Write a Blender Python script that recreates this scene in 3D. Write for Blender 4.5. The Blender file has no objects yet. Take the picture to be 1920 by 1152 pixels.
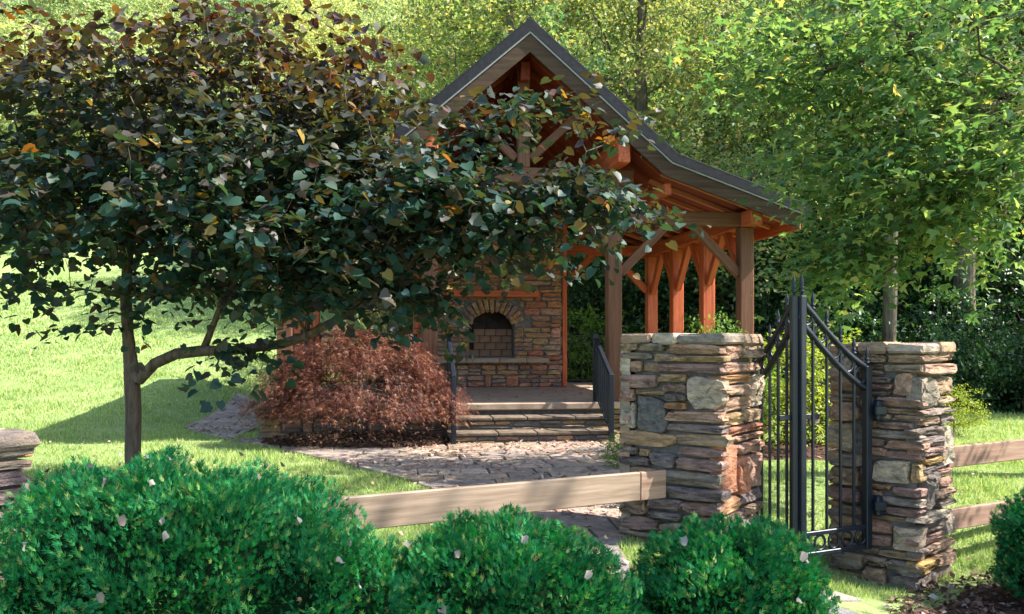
import bpy, math, random
import numpy as np
from mathutils import Vector, Matrix, noise

SC = bpy.context.scene
COL = SC.collection
rng = np.random.default_rng(11)
random.seed(11)
PI = math.pi

# ------------------------------------------------------------------ camera, sky, sun, exposure
EYE = 1.40
FPX = 1700.0                      # focal length in pixels of the 1920 wide photograph
cam_d = bpy.data.cameras.new('camera')
cam_d.sensor_width = 36.0
cam_d.lens = 36.0 * FPX / 1920.0
cam_d.shift_y = 59.0 / 1920.0
cam_d.clip_start = 0.05
cam_d.clip_end = 2000.0
cam = bpy.data.objects.new('camera', cam_d)
cam.location = (0, 0, EYE)
cam.rotation_euler = (math.radians(90), 0, 0)
COL.objects.link(cam)
SC.camera = cam

SUN_AZ = math.atan2(-0.05, 1.0)   # direction to the sun in the ground plane
SUN_EL = math.radians(47)
sd = Vector((math.cos(SUN_EL) * math.cos(SUN_AZ), math.cos(SUN_EL) * math.sin(SUN_AZ), math.sin(SUN_EL)))
W = bpy.data.worlds.new('World')
SC.world = W
W.use_nodes = True
wn = W.node_tree
wn.nodes.clear()
sky = wn.nodes.new('ShaderNodeTexSky')
sky.sky_type = 'NISHITA'
sky.sun_disc = False
sky.sun_elevation = SUN_EL
sky.sun_rotation = math.atan2(sd.x, sd.y)
bg = wn.nodes.new('ShaderNodeBackground')
bg.inputs['Strength'].default_value = 0.15
wo = wn.nodes.new('ShaderNodeOutputWorld')
wn.links.new(sky.outputs[0], bg.inputs[0])
wn.links.new(bg.outputs[0], wo.inputs[0])

sun_d = bpy.data.lights.new('sun', 'SUN')
sun_d.energy = 5.0
sun_d.angle = math.radians(0.5)
sun_d.color = (1.0, 0.95, 0.87)
sun = bpy.data.objects.new('sun', sun_d)
sun.rotation_euler = sd.to_track_quat('Z', 'Y').to_euler()
sun.location = (20, -5, 20)
COL.objects.link(sun)

SC.view_settings.view_transform = 'Standard'
SC.view_settings.look = 'None'
SC.view_settings.exposure = 1.85
SC.view_settings.gamma = 1.0
SC.view_settings.use_curve_mapping = False
SC.render.engine = 'CYCLES'
SC.cycles.max_bounces = 6
SC.cycles.diffuse_bounces = 4
SC.cycles.glossy_bounces = 2
SC.cycles.transmission_bounces = 4
SC.cycles.transparent_max_bounces = 4
SC.cycles.caustics_reflective = False
SC.cycles.caustics_refractive = False


def at(px, py, D):
    """point of the place seen at a pixel of the 1920x1152 photograph, D metres away"""
    return Vector(((px - 960) / FPX * D, D, EYE - (py - 635) / FPX * D))


# ------------------------------------------------------------------ materials
class N:
    def __init__(s, name):
        s.m = bpy.data.materials.new(name)
        s.m.use_nodes = True
        s.t = s.m.node_tree
        s.t.nodes.clear()
        s.out = s.t.nodes.new('ShaderNodeOutputMaterial')

    def n(s, kind, **kw):
        nd = s.t.nodes.new('ShaderNode' + kind)
        for k, v in kw.items():
            if k.startswith('i_'):
                nd.inputs[k[2:].replace('_', ' ')].default_value = v
            else:
                setattr(nd, k, v)
        return nd

    def l(s, a, b):
        s.t.links.new(a, b)

    def ramp(s, src, stops, interp='LINEAR'):
        r = s.n('ValToRGB')
        cr = r.color_ramp
        cr.interpolation = interp
        while len(cr.elements) < len(stops):
            cr.elements.new(0.5)
        for e, (p, c) in zip(cr.elements, stops):
            e.position = p
            e.color = (c[0], c[1], c[2], 1)
        s.l(src, r.inputs[0])
        return r.outputs[0]

    def mix(s, fac, a, b, mode='MIX'):
        m = s.n('Mix', data_type='RGBA', blend_type=mode)
        for sock, v in ((m.inputs[0], fac), (m.inputs[6], a), (m.inputs[7], b)):
            if isinstance(v, (int, float)):
                sock.default_value = v
            elif isinstance(v, tuple):
                sock.default_value = (v[0], v[1], v[2], 1)
            else:
                s.l(v, sock)
        return m.outputs[2]

    def math(s, op, a, b=0.0):
        m = s.n('Math', operation=op)
        for sock, v in ((m.inputs[0], a), (m.inputs[1], b)):
            if isinstance(v, (int, float)):
                sock.default_value = v
            else:
                s.l(v, sock)
        return m.outputs[0]

    def coords(s, kind='Object', scale=(1, 1, 1)):
        c = s.n('TexCoord')
        mp = s.n('Mapping')
        mp.inputs['Scale'].default_value = scale
        s.l(c.outputs[kind], mp.inputs[0])
        return mp.outputs[0]

    def noise(s, vec, scale, detail=4, rough=0.55):
        nz = s.n('TexNoise')
        nz.inputs['Scale'].default_value = scale
        nz.inputs['Detail'].default_value = detail
        nz.inputs['Roughness'].default_value = rough
        if vec is not None:
            s.l(vec, nz.inputs['Vector'])
        return nz.outputs[0]

    def bump(s, h, strength=0.4, dist=0.02):
        b = s.n('Bump')
        b.inputs['Strength'].default_value = strength
        b.inputs['Distance'].default_value = dist
        s.l(h, b.inputs['Height'])
        return b.outputs[0]

    def principled(s, col, rough=0.7, spec=0.3, bump=None, metal=0.0):
        p = s.n('BsdfPrincipled')
        if isinstance(col, tuple):
            p.inputs['Base Color'].default_value = (col[0], col[1], col[2], 1)
        else:
            s.l(col, p.inputs['Base Color'])
        if isinstance(rough, (int, float)):
            p.inputs['Roughness'].default_value = rough
        else:
            s.l(rough, p.inputs['Roughness'])
        p.inputs['Specular IOR Level'].default_value = spec
        p.inputs['Metallic'].default_value = metal
        if bump is not None:
            s.l(bump, p.inputs['Normal'])
        return p.outputs[0]

    def done(s, shader):
        s.l(shader, s.out.inputs[0])
        return s.m


def leaf_random(b):
    g = b.n('NewGeometry')
    oi = b.n('ObjectInfo')
    return b.math('FRACT', b.math('ADD', g.outputs['Random Per Island'], oi.outputs['Random']))


def leaf_mat(name, stops, trans=0.35, tint=(1.3, 1.35, 0.6), rough=0.45, spec=0.35, high=None, zr=(0, 1), patch=0.0, interp='LINEAR'):
    """leaf colour varies leaf by leaf; 'high' is the colour of the younger upper leaves"""
    b = N(name)
    r = leaf_random(b)
    col = b.ramp(r, stops, interp)
    if high:
        geo = b.n('NewGeometry')
        sx = b.n('SeparateXYZ')
        b.l(geo.outputs['Position'], sx.inputs[0])
        nz = b.noise(geo.outputs['Position'], 1.1, 2)
        zz = b.math('ADD', sx.outputs[2], b.math('MULTIPLY', b.math('SUBTRACT', nz, 0.5), 2.2))
        f = b.n('MapRange')
        f.inputs['From Min'].default_value = zr[0]
        f.inputs['From Max'].default_value = zr[1]
        b.l(zz, f.inputs['Value'])
        col = b.mix(f.outputs[0], col, b.ramp(r, high, interp))
    if patch:
        oi = b.n('ObjectInfo')
        geo2 = b.n('NewGeometry')
        nz2 = b.noise(geo2.outputs['Position'], 0.35, 3)
        warm = b.math('MULTIPLY', b.math('MULTIPLY', oi.outputs['Random'], nz2), patch * 2)
        col = b.mix(warm, col, (0.36, 0.28, 0.06))
        own = b.math('FRACT', b.math('MULTIPLY', oi.outputs['Random'], 7.31))
        col = b.mix(1.0, col, b.ramp(own, [(0, (0.62, 0.76, 0.70)), (0.45, (1.0, 1.0, 1.0)), (1, (1.28, 1.16, 0.95))]), 'MULTIPLY')
    p = b.principled(col, rough, spec)
    t = b.n('BsdfTranslucent')
    b.l(b.mix(1.0, col, tint, 'MULTIPLY'), t.inputs[0])
    ms = b.n('MixShader')
    ms.inputs[0].default_value = trans
    b.l(p, ms.inputs[1])
    b.l(t.outputs[0], ms.inputs[2])
    return b.done(ms.outputs[0])


def stone_mat(name, rough=0.85, gain=1.0):
    b = N(name)
    oi = b.n('ObjectInfo')
    co = b.n('TexCoord')
    off = b.n('VectorMath', operation='ADD')
    cmb = b.n('CombineXYZ')
    rr = b.math('MULTIPLY', oi.outputs['Random'], 50.0)
    for k in range(3):
        b.l(rr, cmb.inputs[k])
    b.l(co.outputs['Object'], off.inputs[0])
    b.l(cmb.outputs[0], off.inputs[1])
    v = off.outputs[0]
    mp = b.n('Mapping')
    mp.inputs['Scale'].default_value = (1, 1, 2.6)
    b.l(v, mp.inputs[0])
    n1 = b.noise(mp.outputs[0], 8, 7, 0.68)
    n2 = b.noise(v, 60, 4, 0.7)
    mul = b.ramp(n1, [(0.30, (0.34, 0.30, 0.29)), (0.5, (0.95, 0.92, 0.88)), (0.70, (1.6, 1.36, 1.12))])
    c = b.mix(1.0, oi.outputs['Color'], mul, 'MULTIPLY')
    c = b.mix(b.math('MULTIPLY', b.ramp(n2, [(0.35, (0, 0, 0)), (0.75, (1, 1, 1))]), 0.38), c, (0.30 * gain, 0.24 * gain, 0.20 * gain))
    h = b.math('ADD', b.math('MULTIPLY', n1, 1.0), b.math('MULTIPLY', n2, 0.45))
    return b.done(b.principled(c, rough, 0.2, b.bump(h, 1.0, 0.045)))


def plain(name, c1, c2, scale=8, rough=0.85, spec=0.2, bump=0.4, dist=0.02, stretch=(1, 1, 1), detail=5):
    b = N(name)
    v = b.coords('Object', stretch)
    n1 = b.noise(v, scale, detail, 0.6)
    c = b.ramp(n1, [(0.3, c1), (0.7, c2)])
    return b.done(b.principled(c, rough, spec, b.bump(n1, bump, dist)))


def wood_mat(name, c1, c2, c3, rough=0.6):
    """grain runs along each timber's own length (its local X)"""
    b = N(name)
    oi = b.n('ObjectInfo')
    co = b.n('TexCoord')
    cmb = b.n('CombineXYZ')
    rr = b.math('MULTIPLY', oi.outputs['Random'], 30.0)
    for k in range(3):
        b.l(rr, cmb.inputs[k])
    off = b.n('VectorMath', operation='ADD')
    b.l(co.outputs['Object'], off.inputs[0])
    b.l(cmb.outputs[0], off.inputs[1])
    mp = b.n('Mapping')
    mp.inputs['Scale'].default_value = (0.7, 14, 14)
    b.l(off.outputs[0], mp.inputs[0])
    n1 = b.noise(mp.outputs[0], 2.2, 6, 0.65)
    n2 = b.noise(off.outputs[0], 1.7, 3)
    c = b.ramp(n1, [(0.28, c1), (0.5, c2), (0.75, c3)])
    c = b.mix(b.math('MULTIPLY', n2, 0.55), c, b.mix(1.0, c, (0.55, 0.5, 0.48), 'MULTIPLY'))
    return b.done(b.principled(c, rough, 0.3, b.bump(n1, 0.35, 0.008)))


M = {}
M['stone'] = stone_mat('stone')
M['hearth_stone'] = stone_mat('hearth_stone')
M['mortar'] = plain('mortar', (0.085, 0.078, 0.075), (0.17, 0.16, 0.155), 20)
M['flag'] = stone_mat('flagstone', 0.8, 1.1)
M['joint'] = plain('joint_sand', (0.10, 0.08, 0.06), (0.2, 0.165, 0.13), 30)
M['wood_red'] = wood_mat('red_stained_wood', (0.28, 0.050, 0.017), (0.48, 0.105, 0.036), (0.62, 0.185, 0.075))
M['wood_red_lit'] = wood_mat('lit_red_rafter_wood', (0.36, 0.10, 0.045), (0.56, 0.20, 0.095), (0.66, 0.30, 0.16))  # same stain; light bounced up from the ground is put into the colour
M['wood_red_shade'] = wood_mat('shaded_red_wood', (0.13, 0.020, 0.009), (0.23, 0.038, 0.015), (0.31, 0.065, 0.026))  # the red stain darkened, so the colour carries the shade under the roof
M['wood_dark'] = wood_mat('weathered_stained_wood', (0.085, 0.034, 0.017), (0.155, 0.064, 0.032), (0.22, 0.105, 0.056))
M['wood_fascia'] = wood_mat('weathered_fascia_wood', (0.036, 0.023, 0.014), (0.068, 0.044, 0.028), (0.10, 0.068, 0.045))
M['wood_rail'] = wood_mat('bleached_rail_wood', (0.15, 0.105, 0.072), (0.25, 0.18, 0.125), (0.34, 0.265, 0.195), 0.75)
M['wood_rail_red'] = wood_mat('reddish_rail_wood', (0.15, 0.085, 0.055), (0.26, 0.155, 0.105), (0.36, 0.25, 0.18), 0.75)
M['wood_fascia'].node_tree.nodes['Principled BSDF'].inputs['Specular IOR Level'].default_value = 0.08
M['roof'] = plain('dark_roof', (0.012, 0.012, 0.014), (0.024, 0.024, 0.028), 14, 0.7, 0.15, 0.2)
M['edge_metal'] = plain('pale_edge_metal', (0.22, 0.21, 0.20), (0.3, 0.29, 0.28), 5, 0.4, 0.5, 0.05)
M['step_slab'] = plain('step_stone', (0.055, 0.042, 0.031), (0.17, 0.128, 0.092), 7, 0.9, 0.2, 0.5)
M['slab'] = plain('slab_stone', (0.22, 0.155, 0.11), (0.35, 0.26, 0.19), 5, 0.85, 0.2, 0.3)
M['iron'] = plain('black_painted_iron', (0.003, 0.006, 0.012), (0.006, 0.010, 0.018), 30, 0.42, 0.4, 0.06, 0.004)
M['brick'] = plain('firebrick', (0.17, 0.095, 0.065), (0.27, 0.165, 0.115), 4, 0.9)
M['soot'] = plain('sooty_brick', (0.02, 0.016, 0.014), (0.06, 0.045, 0.038), 6, 0.95)
M['bark'] = plain('grey_brown_bark', (0.045, 0.03, 0.022), (0.15, 0.11, 0.085), 6, 0.9, 0.15, 0.9, 0.03, (4, 4, 0.8), 6)
M['bark_light'] = plain('pale_forest_bark', (0.05, 0.042, 0.028), (0.16, 0.135, 0.095), 4, 0.9, 0.15, 0.9, 0.04, (3, 3, 0.6), 6)
M['twig'] = plain('twig_bark', (0.05, 0.035, 0.026), (0.11, 0.08, 0.06), 20, 0.85)
M['mulch'] = plain('bark_mulch', (0.028, 0.015, 0.010), (0.12, 0.07, 0.05), 26, 0.95, 0.1, 1.0, 0.05)
M['dead'] = leaf_mat('dead_leaf', [(0, (0.20, 0.13, 0.08)), (0.4, (0.32, 0.23, 0.16)), (0.75, (0.42, 0.34, 0.28)), (1, (0.30, 0.12, 0.06))], 0.15, (1.2, 1.1, 0.9), 0.7, 0.2)
M['dead_pale'] = leaf_mat('pale_dead_leaf', [(0, (0.13, 0.10, 0.08)), (0.6, (0.21, 0.18, 0.155)), (0.9, (0.26, 0.24, 0.225)), (1, (0.19, 0.11, 0.07))], 0.15, (1.1, 1.05, 0.95), 0.7, 0.2)
M['chip'] = leaf_mat('mulch_chip', [(0, (0.03, 0.015, 0.01)), (0.5, (0.09, 0.05, 0.035)), (1, (0.20, 0.13, 0.09))], 0.05, (1, 1, 1), 0.85, 0.15)
M['redbud'] = leaf_mat('redbud_leaf',
    [(0, (0.012, 0.034, 0.030)), (0.3, (0.018, 0.054, 0.040)), (0.55, (0.030, 0.068, 0.040)), (0.75, (0.034, 0.028, 0.026)), (0.88, (0.060, 0.062, 0.032)), (0.97, (0.05, 0.028, 0.024)), (0.992, (0.20, 0.15, 0.03)), (1.0, (0.24, 0.08, 0.02))],
    0.28, (1.9, 1.5, 0.5), 0.5, 0.28,
    [(0, (0.024, 0.018, 0.020)), (0.3, (0.055, 0.024, 0.024)), (0.5, (0.060, 0.034, 0.024)), (0.7, (0.085, 0.068, 0.024)), (0.90, (0.035, 0.058, 0.042)), (0.96, (0.11, 0.026, 0.016)), (0.985, (0.22, 0.15, 0.025)), (1.0, (0.24, 0.11, 0.02))], (2.7, 4.1))
M['lace'] = leaf_mat('laceleaf_leaf', [(0, (0.035, 0.012, 0.010)), (0.45, (0.095, 0.030, 0.021)), (0.8, (0.19, 0.068, 0.040)), (1, (0.30, 0.14, 0.065))], 0.25, (1.5, 0.9, 0.6), 0.5, 0.3)
M['maple'] = leaf_mat('maple_leaf', [(0, (0.055, 0.125, 0.05)), (0.45, (0.11, 0.195, 0.07)), (0.8, (0.19, 0.27, 0.095)), (0.96, (0.28, 0.33, 0.11)), (1, (0.38, 0.28, 0.10))], 0.5, (1.4, 1.4, 0.7), 0.5, 0.2)
M['wood_leaf'] = leaf_mat('woodland_leaf', [(0, (0.055, 0.14, 0.06)), (0.4, (0.12, 0.23, 0.09)), (0.75, (0.23, 0.32, 0.13)), (0.93, (0.38, 0.36, 0.16)), (1, (0.48, 0.32, 0.16))], 0.5, (1.3, 1.3, 0.75), 0.5, 0.3, patch=0.28)
M['hill_leaf'] = leaf_mat('hillside_leaf', [(0, (0.16, 0.25, 0.11)), (0.4, (0.29, 0.38, 0.18)), (0.8, (0.42, 0.47, 0.23)), (1, (0.52, 0.46, 0.20))], 0.45, (1.25, 1.25, 0.75), 0.55, 0.25, patch=0.15)
M['yellow_leaf'] = leaf_mat('yellowing_leaf', [(0, (0.14, 0.20, 0.06)), (0.4, (0.27, 0.29, 0.085)), (0.8, (0.40, 0.35, 0.10)), (1, (0.48, 0.27, 0.09))], 0.5, (1.3, 1.2, 0.6), 0.5, 0.25)
M['dark_leaf'] = leaf_mat('understory_leaf', [(0, (0.012, 0.045, 0.016)), (0.6, (0.028, 0.078, 0.026)), (0.95, (0.055, 0.115, 0.034)), (1, (0.2, 0.2, 0.09))], 0.3, (1.4, 1.5, 0.5), 0.45, 0.4)
M['gold_leaf'] = leaf_mat('golden_shrub_leaf', [(0, (0.12, 0.19, 0.02)), (0.5, (0.23, 0.29, 0.035)), (1, (0.34, 0.36, 0.06))], 0.4, (1.4, 1.4, 0.5), 0.5, 0.3)
M['lime_leaf'] = leaf_mat('fresh_shrub_leaf', [(0, (0.06, 0.15, 0.025)), (0.5, (0.13, 0.24, 0.04)), (1, (0.22, 0.30, 0.06))], 0.4, (1.4, 1.4, 0.5), 0.5, 0.3)
M['thuja'] = leaf_mat('arborvitae_spray', [(0, (0.005, 0.072, 0.026)), (0.5, (0.010, 0.142, 0.048)), (0.84, (0.034, 0.215, 0.064)), (0.95, (0.13, 0.28, 0.07)), (0.985, (0.24, 0.31, 0.10)), (1, (0.24, 0.16, 0.08))], 0.3, (1.2, 1.5, 0.6), 0.7, 0.12)
M['thuja_core'] = plain('arborvitae_inside', (0.003, 0.010, 0.004), (0.007, 0.022, 0.008), 20, 1.0, 0.0, 1.0, 0.05)  # near-black closed hull; its colour stands for the shade between the sprays
M['grass'] = leaf_mat('grass_blade', [(0, (0.17, 0.27, 0.075)), (0.5, (0.29, 0.385, 0.13)), (0.9, (0.41, 0.46, 0.19)), (1, (0.5, 0.45, 0.24))], 0.4, (1.2, 1.25, 0.7), 0.55, 0.25)
M['shade_core'] = plain('inner_foliage', (0.01, 0.02, 0.006), (0.02, 0.035, 0.01), 3, 0.95)


def ground_mat():
    b = N('lawn_ground')
    co = b.n('NewGeometry').outputs['Position']
    n1 = b.noise(co, 0.55, 5, 0.6)
    n2 = b.noise(co, 9, 5, 0.7)
    n3 = b.noise(co, 40, 4, 0.7)
    c = b.ramp(n1, [(0.3, (0.22, 0.30, 0.09)), (0.55, (0.31, 0.38, 0.14)), (0.75, (0.40, 0.44, 0.19))])
    c = b.mix(b.ramp(n2, [(0.35, (0, 0, 0)), (0.7, (1, 1, 1))]), b.mix(1.0, c, (0.62, 0.68, 0.6), 'MULTIPLY'), c)
    # the wooded ground far back is leaf mould
    sx = b.n('SeparateXYZ')
    b.l(co, sx.inputs[0])
    f = b.n('MapRange')
    f.inputs['From Min'].default_value = 0.0
    f.inputs['From Max'].default_value = 2.0
    edge = b.math('SUBTRACT', sx.outputs[1], b.math('ADD', 15.4, b.math('MULTIPLY', b.math('MAXIMUM', b.math('MULTIPLY', b.math('ADD', sx.outputs[0], 1.5), -1.0), 0.0), 4.0)))
    b.l(edge, f.inputs['Value'])
    c = b.mix(f.outputs[0], c, b.ramp(n2, [(0.3, (0.05, 0.05, 0.02)), (0.7, (0.12, 0.12, 0.04))]))
    h = b.math('ADD', n2, n3)
    return b.done(b.principled(c, 0.9, 0.15, b.bump(h, 0.8, 0.05)))


M['ground'] = ground_mat()


# ------------------------------------------------------------------ object helpers
def link(name, me, mat=None, parent=None, smooth=False):
    o = bpy.data.objects.new(name, me)
    COL.objects.link(o)
    if parent is not None:
        o.parent = parent
    if me is not None and mat is not None and not me.materials:
        me.materials.append(M[mat] if isinstance(mat, str) else mat)
    if smooth and me is not None:
        me.polygons.foreach_set('use_smooth', [True] * len(me.polygons))
    return o


def empty(name, loc=(0, 0, 0), rz=0.0):
    o = bpy.data.objects.new(name, None)
    o.empty_display_size = 0.2
    COL.objects.link(o)
    o.location = loc
    o.rotation_euler = (0, 0, rz)
    return o


def tag(o, label=None, cat=None, group=None, kind=None):
    if label: o['label'] = label
    if cat: o['category'] = cat
    if group: o['group'] = group
    if kind: o['kind'] = kind
    return o


def mesh_np(name, V, F):
    V = np.asarray(V, dtype=np.float32).reshape(-1, 3)
    F = np.asarray(F, dtype=np.int32)
    me = bpy.data.meshes.new(name)
    k = F.shape[1]
    me.vertices.add(len(V))
    me.vertices.foreach_set('co', V.ravel())
    me.loops.add(F.size)
    me.loops.foreach_set('vertex_index', F.ravel())
    me.polygons.add(len(F))
    me.polygons.foreach_set('loop_start', np.arange(0, F.size, k, dtype=np.int32))
    me.polygons.foreach_set('loop_total', np.full(len(F), k, dtype=np.int32))
    me.update(calc_edges=True)
    return me


def unit(a):
    return a / np.maximum(np.linalg.norm(a, axis=-1, keepdims=True), 1e-9)


def T(verts, faces):
    return np.array(verts, dtype=float), np.array(faces)


HEART = T([(0, 0, 0), (0, .5, -.05), (0, 1.0, -.16),
           (-.30, -.10, .06), (-.50, .22, .10), (-.38, .62, .03),
           (.30, -.10, .06), (.50, .22, .10), (.38, .62, .03)],
          [(0, 4, 3), (0, 1, 4), (1, 5, 4), (1, 2, 5), (0, 6, 7), (0, 7, 1), (1, 7, 8), (1, 8, 2)])
MAPLE = T([(0, 0, 0), (-.52, .30, -.06), (-.17, .38, .03), (0, 1.0, -.08), (.17, .38, .03), (.52, .30, -.06), (-.34, -.04, -.03), (.34, -.04, -.03)],
          [(0, 1, 6), (0, 2, 1), (0, 3, 2), (0, 4, 3), (0, 5, 4), (0, 7, 5)])
RHOMB = T([(0, 0, 0), (.32, .45, .08), (0, 1, -.08), (-.32, .45, .08)], [(0, 1, 2), (0, 2, 3)])
LACE = T([(-.05, 0, 0), (.05, 0, 0), (0, 1, -.15), (-.45, .75, -.1), (.45, .75, -.1), (.09, .1, 0), (-.09, .1, 0), (-.62, .35, -.05), (.62, .35, -.05)],
         [(0, 1, 2), (0, 6, 3), (1, 4, 5), (0, 6, 7), (1, 8, 5)])
SPRAY = T([(-.04, 0, 0), (.04, 0, 0), (0, 1, .10), (-.36, .55, .05), (-.03, .16, 0), (.36, .62, .05), (.03, .2, 0),
           (-.27, .88, .08), (-.02, .5, .04), (.25, .95, .08), (.02, .55, .04), (-.30, .28, .02), (.30, .33, .02)],
          [(0, 1, 2), (0, 4, 3), (1, 5, 6), (4, 8, 7), (6, 9, 10), (0, 4, 11), (1, 12, 6)])
BLADE = T([(-.07, 0, 0), (.07, 0, 0), (0, 1, .25)], [(0, 1, 2)])


def cloud(tmpl, P, Y, Z, size):
    """one leaf of the template at every P, its length along Y, its upper face towards Z"""
    tv, tf = tmpl
    Y = unit(Y)
    Z = unit(Z - Y * np.sum(Z * Y, axis=1, keepdims=True))
    X = np.cross(Y, Z)
    s = np.asarray(size).reshape(-1, 1, 1)
    V = P[:, None, :] + s * (tv[None, :, 0:1] * X[:, None, :] + tv[None, :, 1:2] * Y[:, None, :] + tv[None, :, 2:3] * Z[:, None, :])
    F = tf[None] + (np.arange(len(P)) * len(tv))[:, None, None]
    return V.reshape(-1, 3), F.reshape(-1, tf.shape[1])


def rnd(n):
    return rng.normal(size=(n, 3))


def ball(n, rim=0.5):
    v = unit(rnd(n))
    return v * (rng.random((n, 1)) ** rim)


def box_mesh(name, sx, sy, sz, bev=0.01):
    """chamfered box centred on its origin"""
    V, idx = [], {}
    hx, hy, hz = sx / 2, sy / 2, sz / 2
    b = min(bev, hx * .45, hy * .45, hz * .45)
    for a in (-1, 1):
        for c in (-1, 1):
            for d in (-1, 1):
                for ax in range(3):
                    p = [a * (hx - (b if ax != 0 else 0)), c * (hy - (b if ax != 1 else 0)), d * (hz - (b if ax != 2 else 0))]
                    idx[(a, c, d, ax)] = len(V)
                    V.append(p)
    F = []

    def quad(ks):
        F.append([idx[k] for k in ks])
    for s in (-1, 1):
        quad([(s, -1, -1, 0), (s, 1, -1, 0), (s, 1, 1, 0), (s, -1, 1, 0)][::s])
        quad([(-1, s, -1, 1), (-1, s, 1, 1), (1, s, 1, 1), (1, s, -1, 1)][::s])
        quad([(-1, -1, s, 2), (1, -1, s, 2), (1, 1, s, 2), (-1, 1, s, 2)][::s])
    for s in (-1, 1):
        for t in (-1, 1):
            F.append([idx[(s, t, -1, 0)], idx[(s, t, 1, 0)], idx[(s, t, 1, 1)], idx[(s, t, -1, 1)]])
            F.append([idx[(s, -1, t, 0)], idx[(s, 1, t, 0)], idx[(s, 1, t, 2)], idx[(s, -1, t, 2)]])
            F.append([idx[(-1, s, t, 1)], idx[(1, s, t, 1)], idx[(1, s, t, 2)], idx[(-1, s, t, 2)]])
            for u in (-1, 1):
                F.append([idx[(s, t, u, 0)], idx[(s, t, u, 1)], idx[(s, t, u, 2)]])
    me = bpy.data.meshes.new(name)
    me.from_pydata(V, [], F)
    import bmesh
    bm = bmesh.new()
    bm.from_mesh(me)
    bmesh.ops.recalc_face_normals(bm, faces=bm.faces)
    bm.to_mesh(me)
    bm.free()
    return me


def box(name, lo, hi, mat, parent=None, bev=0.01):
    s = [hi[i] - lo[i] for i in range(3)]
    o = link(name, box_mesh(name, s[0], s[1], s[2], bev), mat, parent)
    o.location = [(hi[i] + lo[i]) / 2 for i in range(3)]
    return o


_beam_cache = {}


def beam(name, p0, p1, w, h, mat, parent=None, bev=0.012, up=(0, 0, 1)):
    """a straight timber or bar from p0 to p1: w across, h along 'up'"""
    p0, p1 = Vector(p0), Vector(p1)
    d = p1 - p0
    L = d.length
    key = (name, round(L, 3), round(w, 4), round(h, 4), mat, bev)
    me = _beam_cache.get(key)
    if me is None:
        me = _beam_cache[key] = box_mesh(name, L, w, h, bev)
    o = link(name, me, mat, parent)
    x = d.normalized()
    u = Vector(up)
    if abs(x.dot(u)) > 0.95:
        u = Vector((0, 1, 0))
    y = u.cross(x).normalized()
    z = x.cross(y)
    m = Matrix((x, y, z)).transposed().to_4x4()
    m.translation = (p0 + p1) / 2
    o.matrix_local = m
    return o


def tube_arrays(paths, sides=6):
    """round tubes along polylines [(points, radii)]"""
    VV, FF, base = [], [], 0
    for pts, rad in paths:
        pts = np.asarray(pts, float)
        n = len(pts)
        tan = np.gradient(pts, axis=0)
        tan = unit(tan)
        ref = np.array([0.0, 0.0, 1.0]) if abs(tan[0][2]) < 0.9 else np.array([1.0, 0, 0])
        for i in range(n):
            a = ref - tan[i] * np.dot(ref, tan[i])
            a = a / max(np.linalg.norm(a), 1e-6)
            ref = a
            c = np.cross(tan[i], a)
            for k in range(sides):
                th = 2 * PI * k / sides
                VV.append(pts[i] + rad[i] * (math.cos(th) * a + math.sin(th) * c))
        for i in range(n - 1):
            for k in range(sides):
                k2 = (k + 1) % sides
                FF.append((base + i * sides + k, base + i * sides + k2, base + (i + 1) * sides + k2, base + (i + 1) * sides + k))
        base += n * sides
    return np.array(VV), np.array(FF)


def tube(name, pts, r, mat, parent=None, sides=6):
    rad = r if hasattr(r, '__len__') else [r] * len(pts)
    V, F = tube_arrays([(pts, rad)], sides)
    return link(name, mesh_np(name, V, F), mat, parent, True)


# ------------------------------------------------------------------ the ground
def sstep(a, b, x):
    t = np.clip((x - a) / (b - a), 0, 1)
    return t * t * (3 - 2 * t)


def gz(x, y):
    x = np.asarray(x, float)
    y = np.asarray(y, float)
    left = sstep(-2.8, -6.5, x)
    start = 10.4 + (1 - left) * 13.6
    up = 0.012 * np.maximum(y - start, 0) ** 1.9
    up = np.where(y > 75, 0.012 * np.maximum(75 - start, 0) ** 1.9 + (y - 75) * 0.9, up)
    dip = -0.42 * sstep(0.3, 2.9, x) * sstep(9.2, 6.5, y)
    front = -0.12 * sstep(6.0, 3.0, y)
    wav = 0.03 * np.sin(x * .7 + 1.3) * np.sin(y * .45) * sstep(13, 20, y)
    return up + dip + front + wav


def gzf(x, y):
    return float(gz(x, y))


def build_ground():
    xs = np.concatenate([np.linspace(-260, -22, 40), np.linspace(-20, 20, 161), np.linspace(22, 260, 40)])
    ys = np.concatenate([np.linspace(-60, -1, 14), np.linspace(0, 30, 121), np.linspace(31, 80, 50), np.linspace(84, 260, 30)])
    X, Y = np.meshgrid(xs, ys)
    Z = gz(X, Y)
    V = np.stack([X, Y, Z], -1).reshape(-1, 3)
    nx, ny = len(xs), len(ys)
    i, j = np.meshgrid(np.arange(nx - 1), np.arange(ny - 1))
    a = (j * nx + i).ravel()
    F = np.stack([a, a + 1, a + nx + 1, a + nx], 1)
    o = link('ground', mesh_np('ground', V, F), 'ground', None, True)
    tag(o, 'mown lawn rising to a wooded hillside behind the pavilion', 'lawn', kind='structure')


build_ground()

PATIO = [(-5.1, 14.1), (-4.45, 13.1), (-3.8, 12.35), (-3.2, 11.65), (-2.6, 10.95), (-2.0, 10.2), (-1.45, 9.45), (-0.9, 8.65), (-0.25, 7.3), (0.05, 5.8), (0.1, 4.6), (0.75, 4.6), (0.72, 6.2), (1.15, 7.4), (1.55, 9.4), (1.7, 11.0), (1.75, 12.5),
         (-3.85, 12.5), (-4.0, 15.0), (-4.5, 18.2), (-5.5, 18.2), (-5.3, 16.0)]


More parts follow.
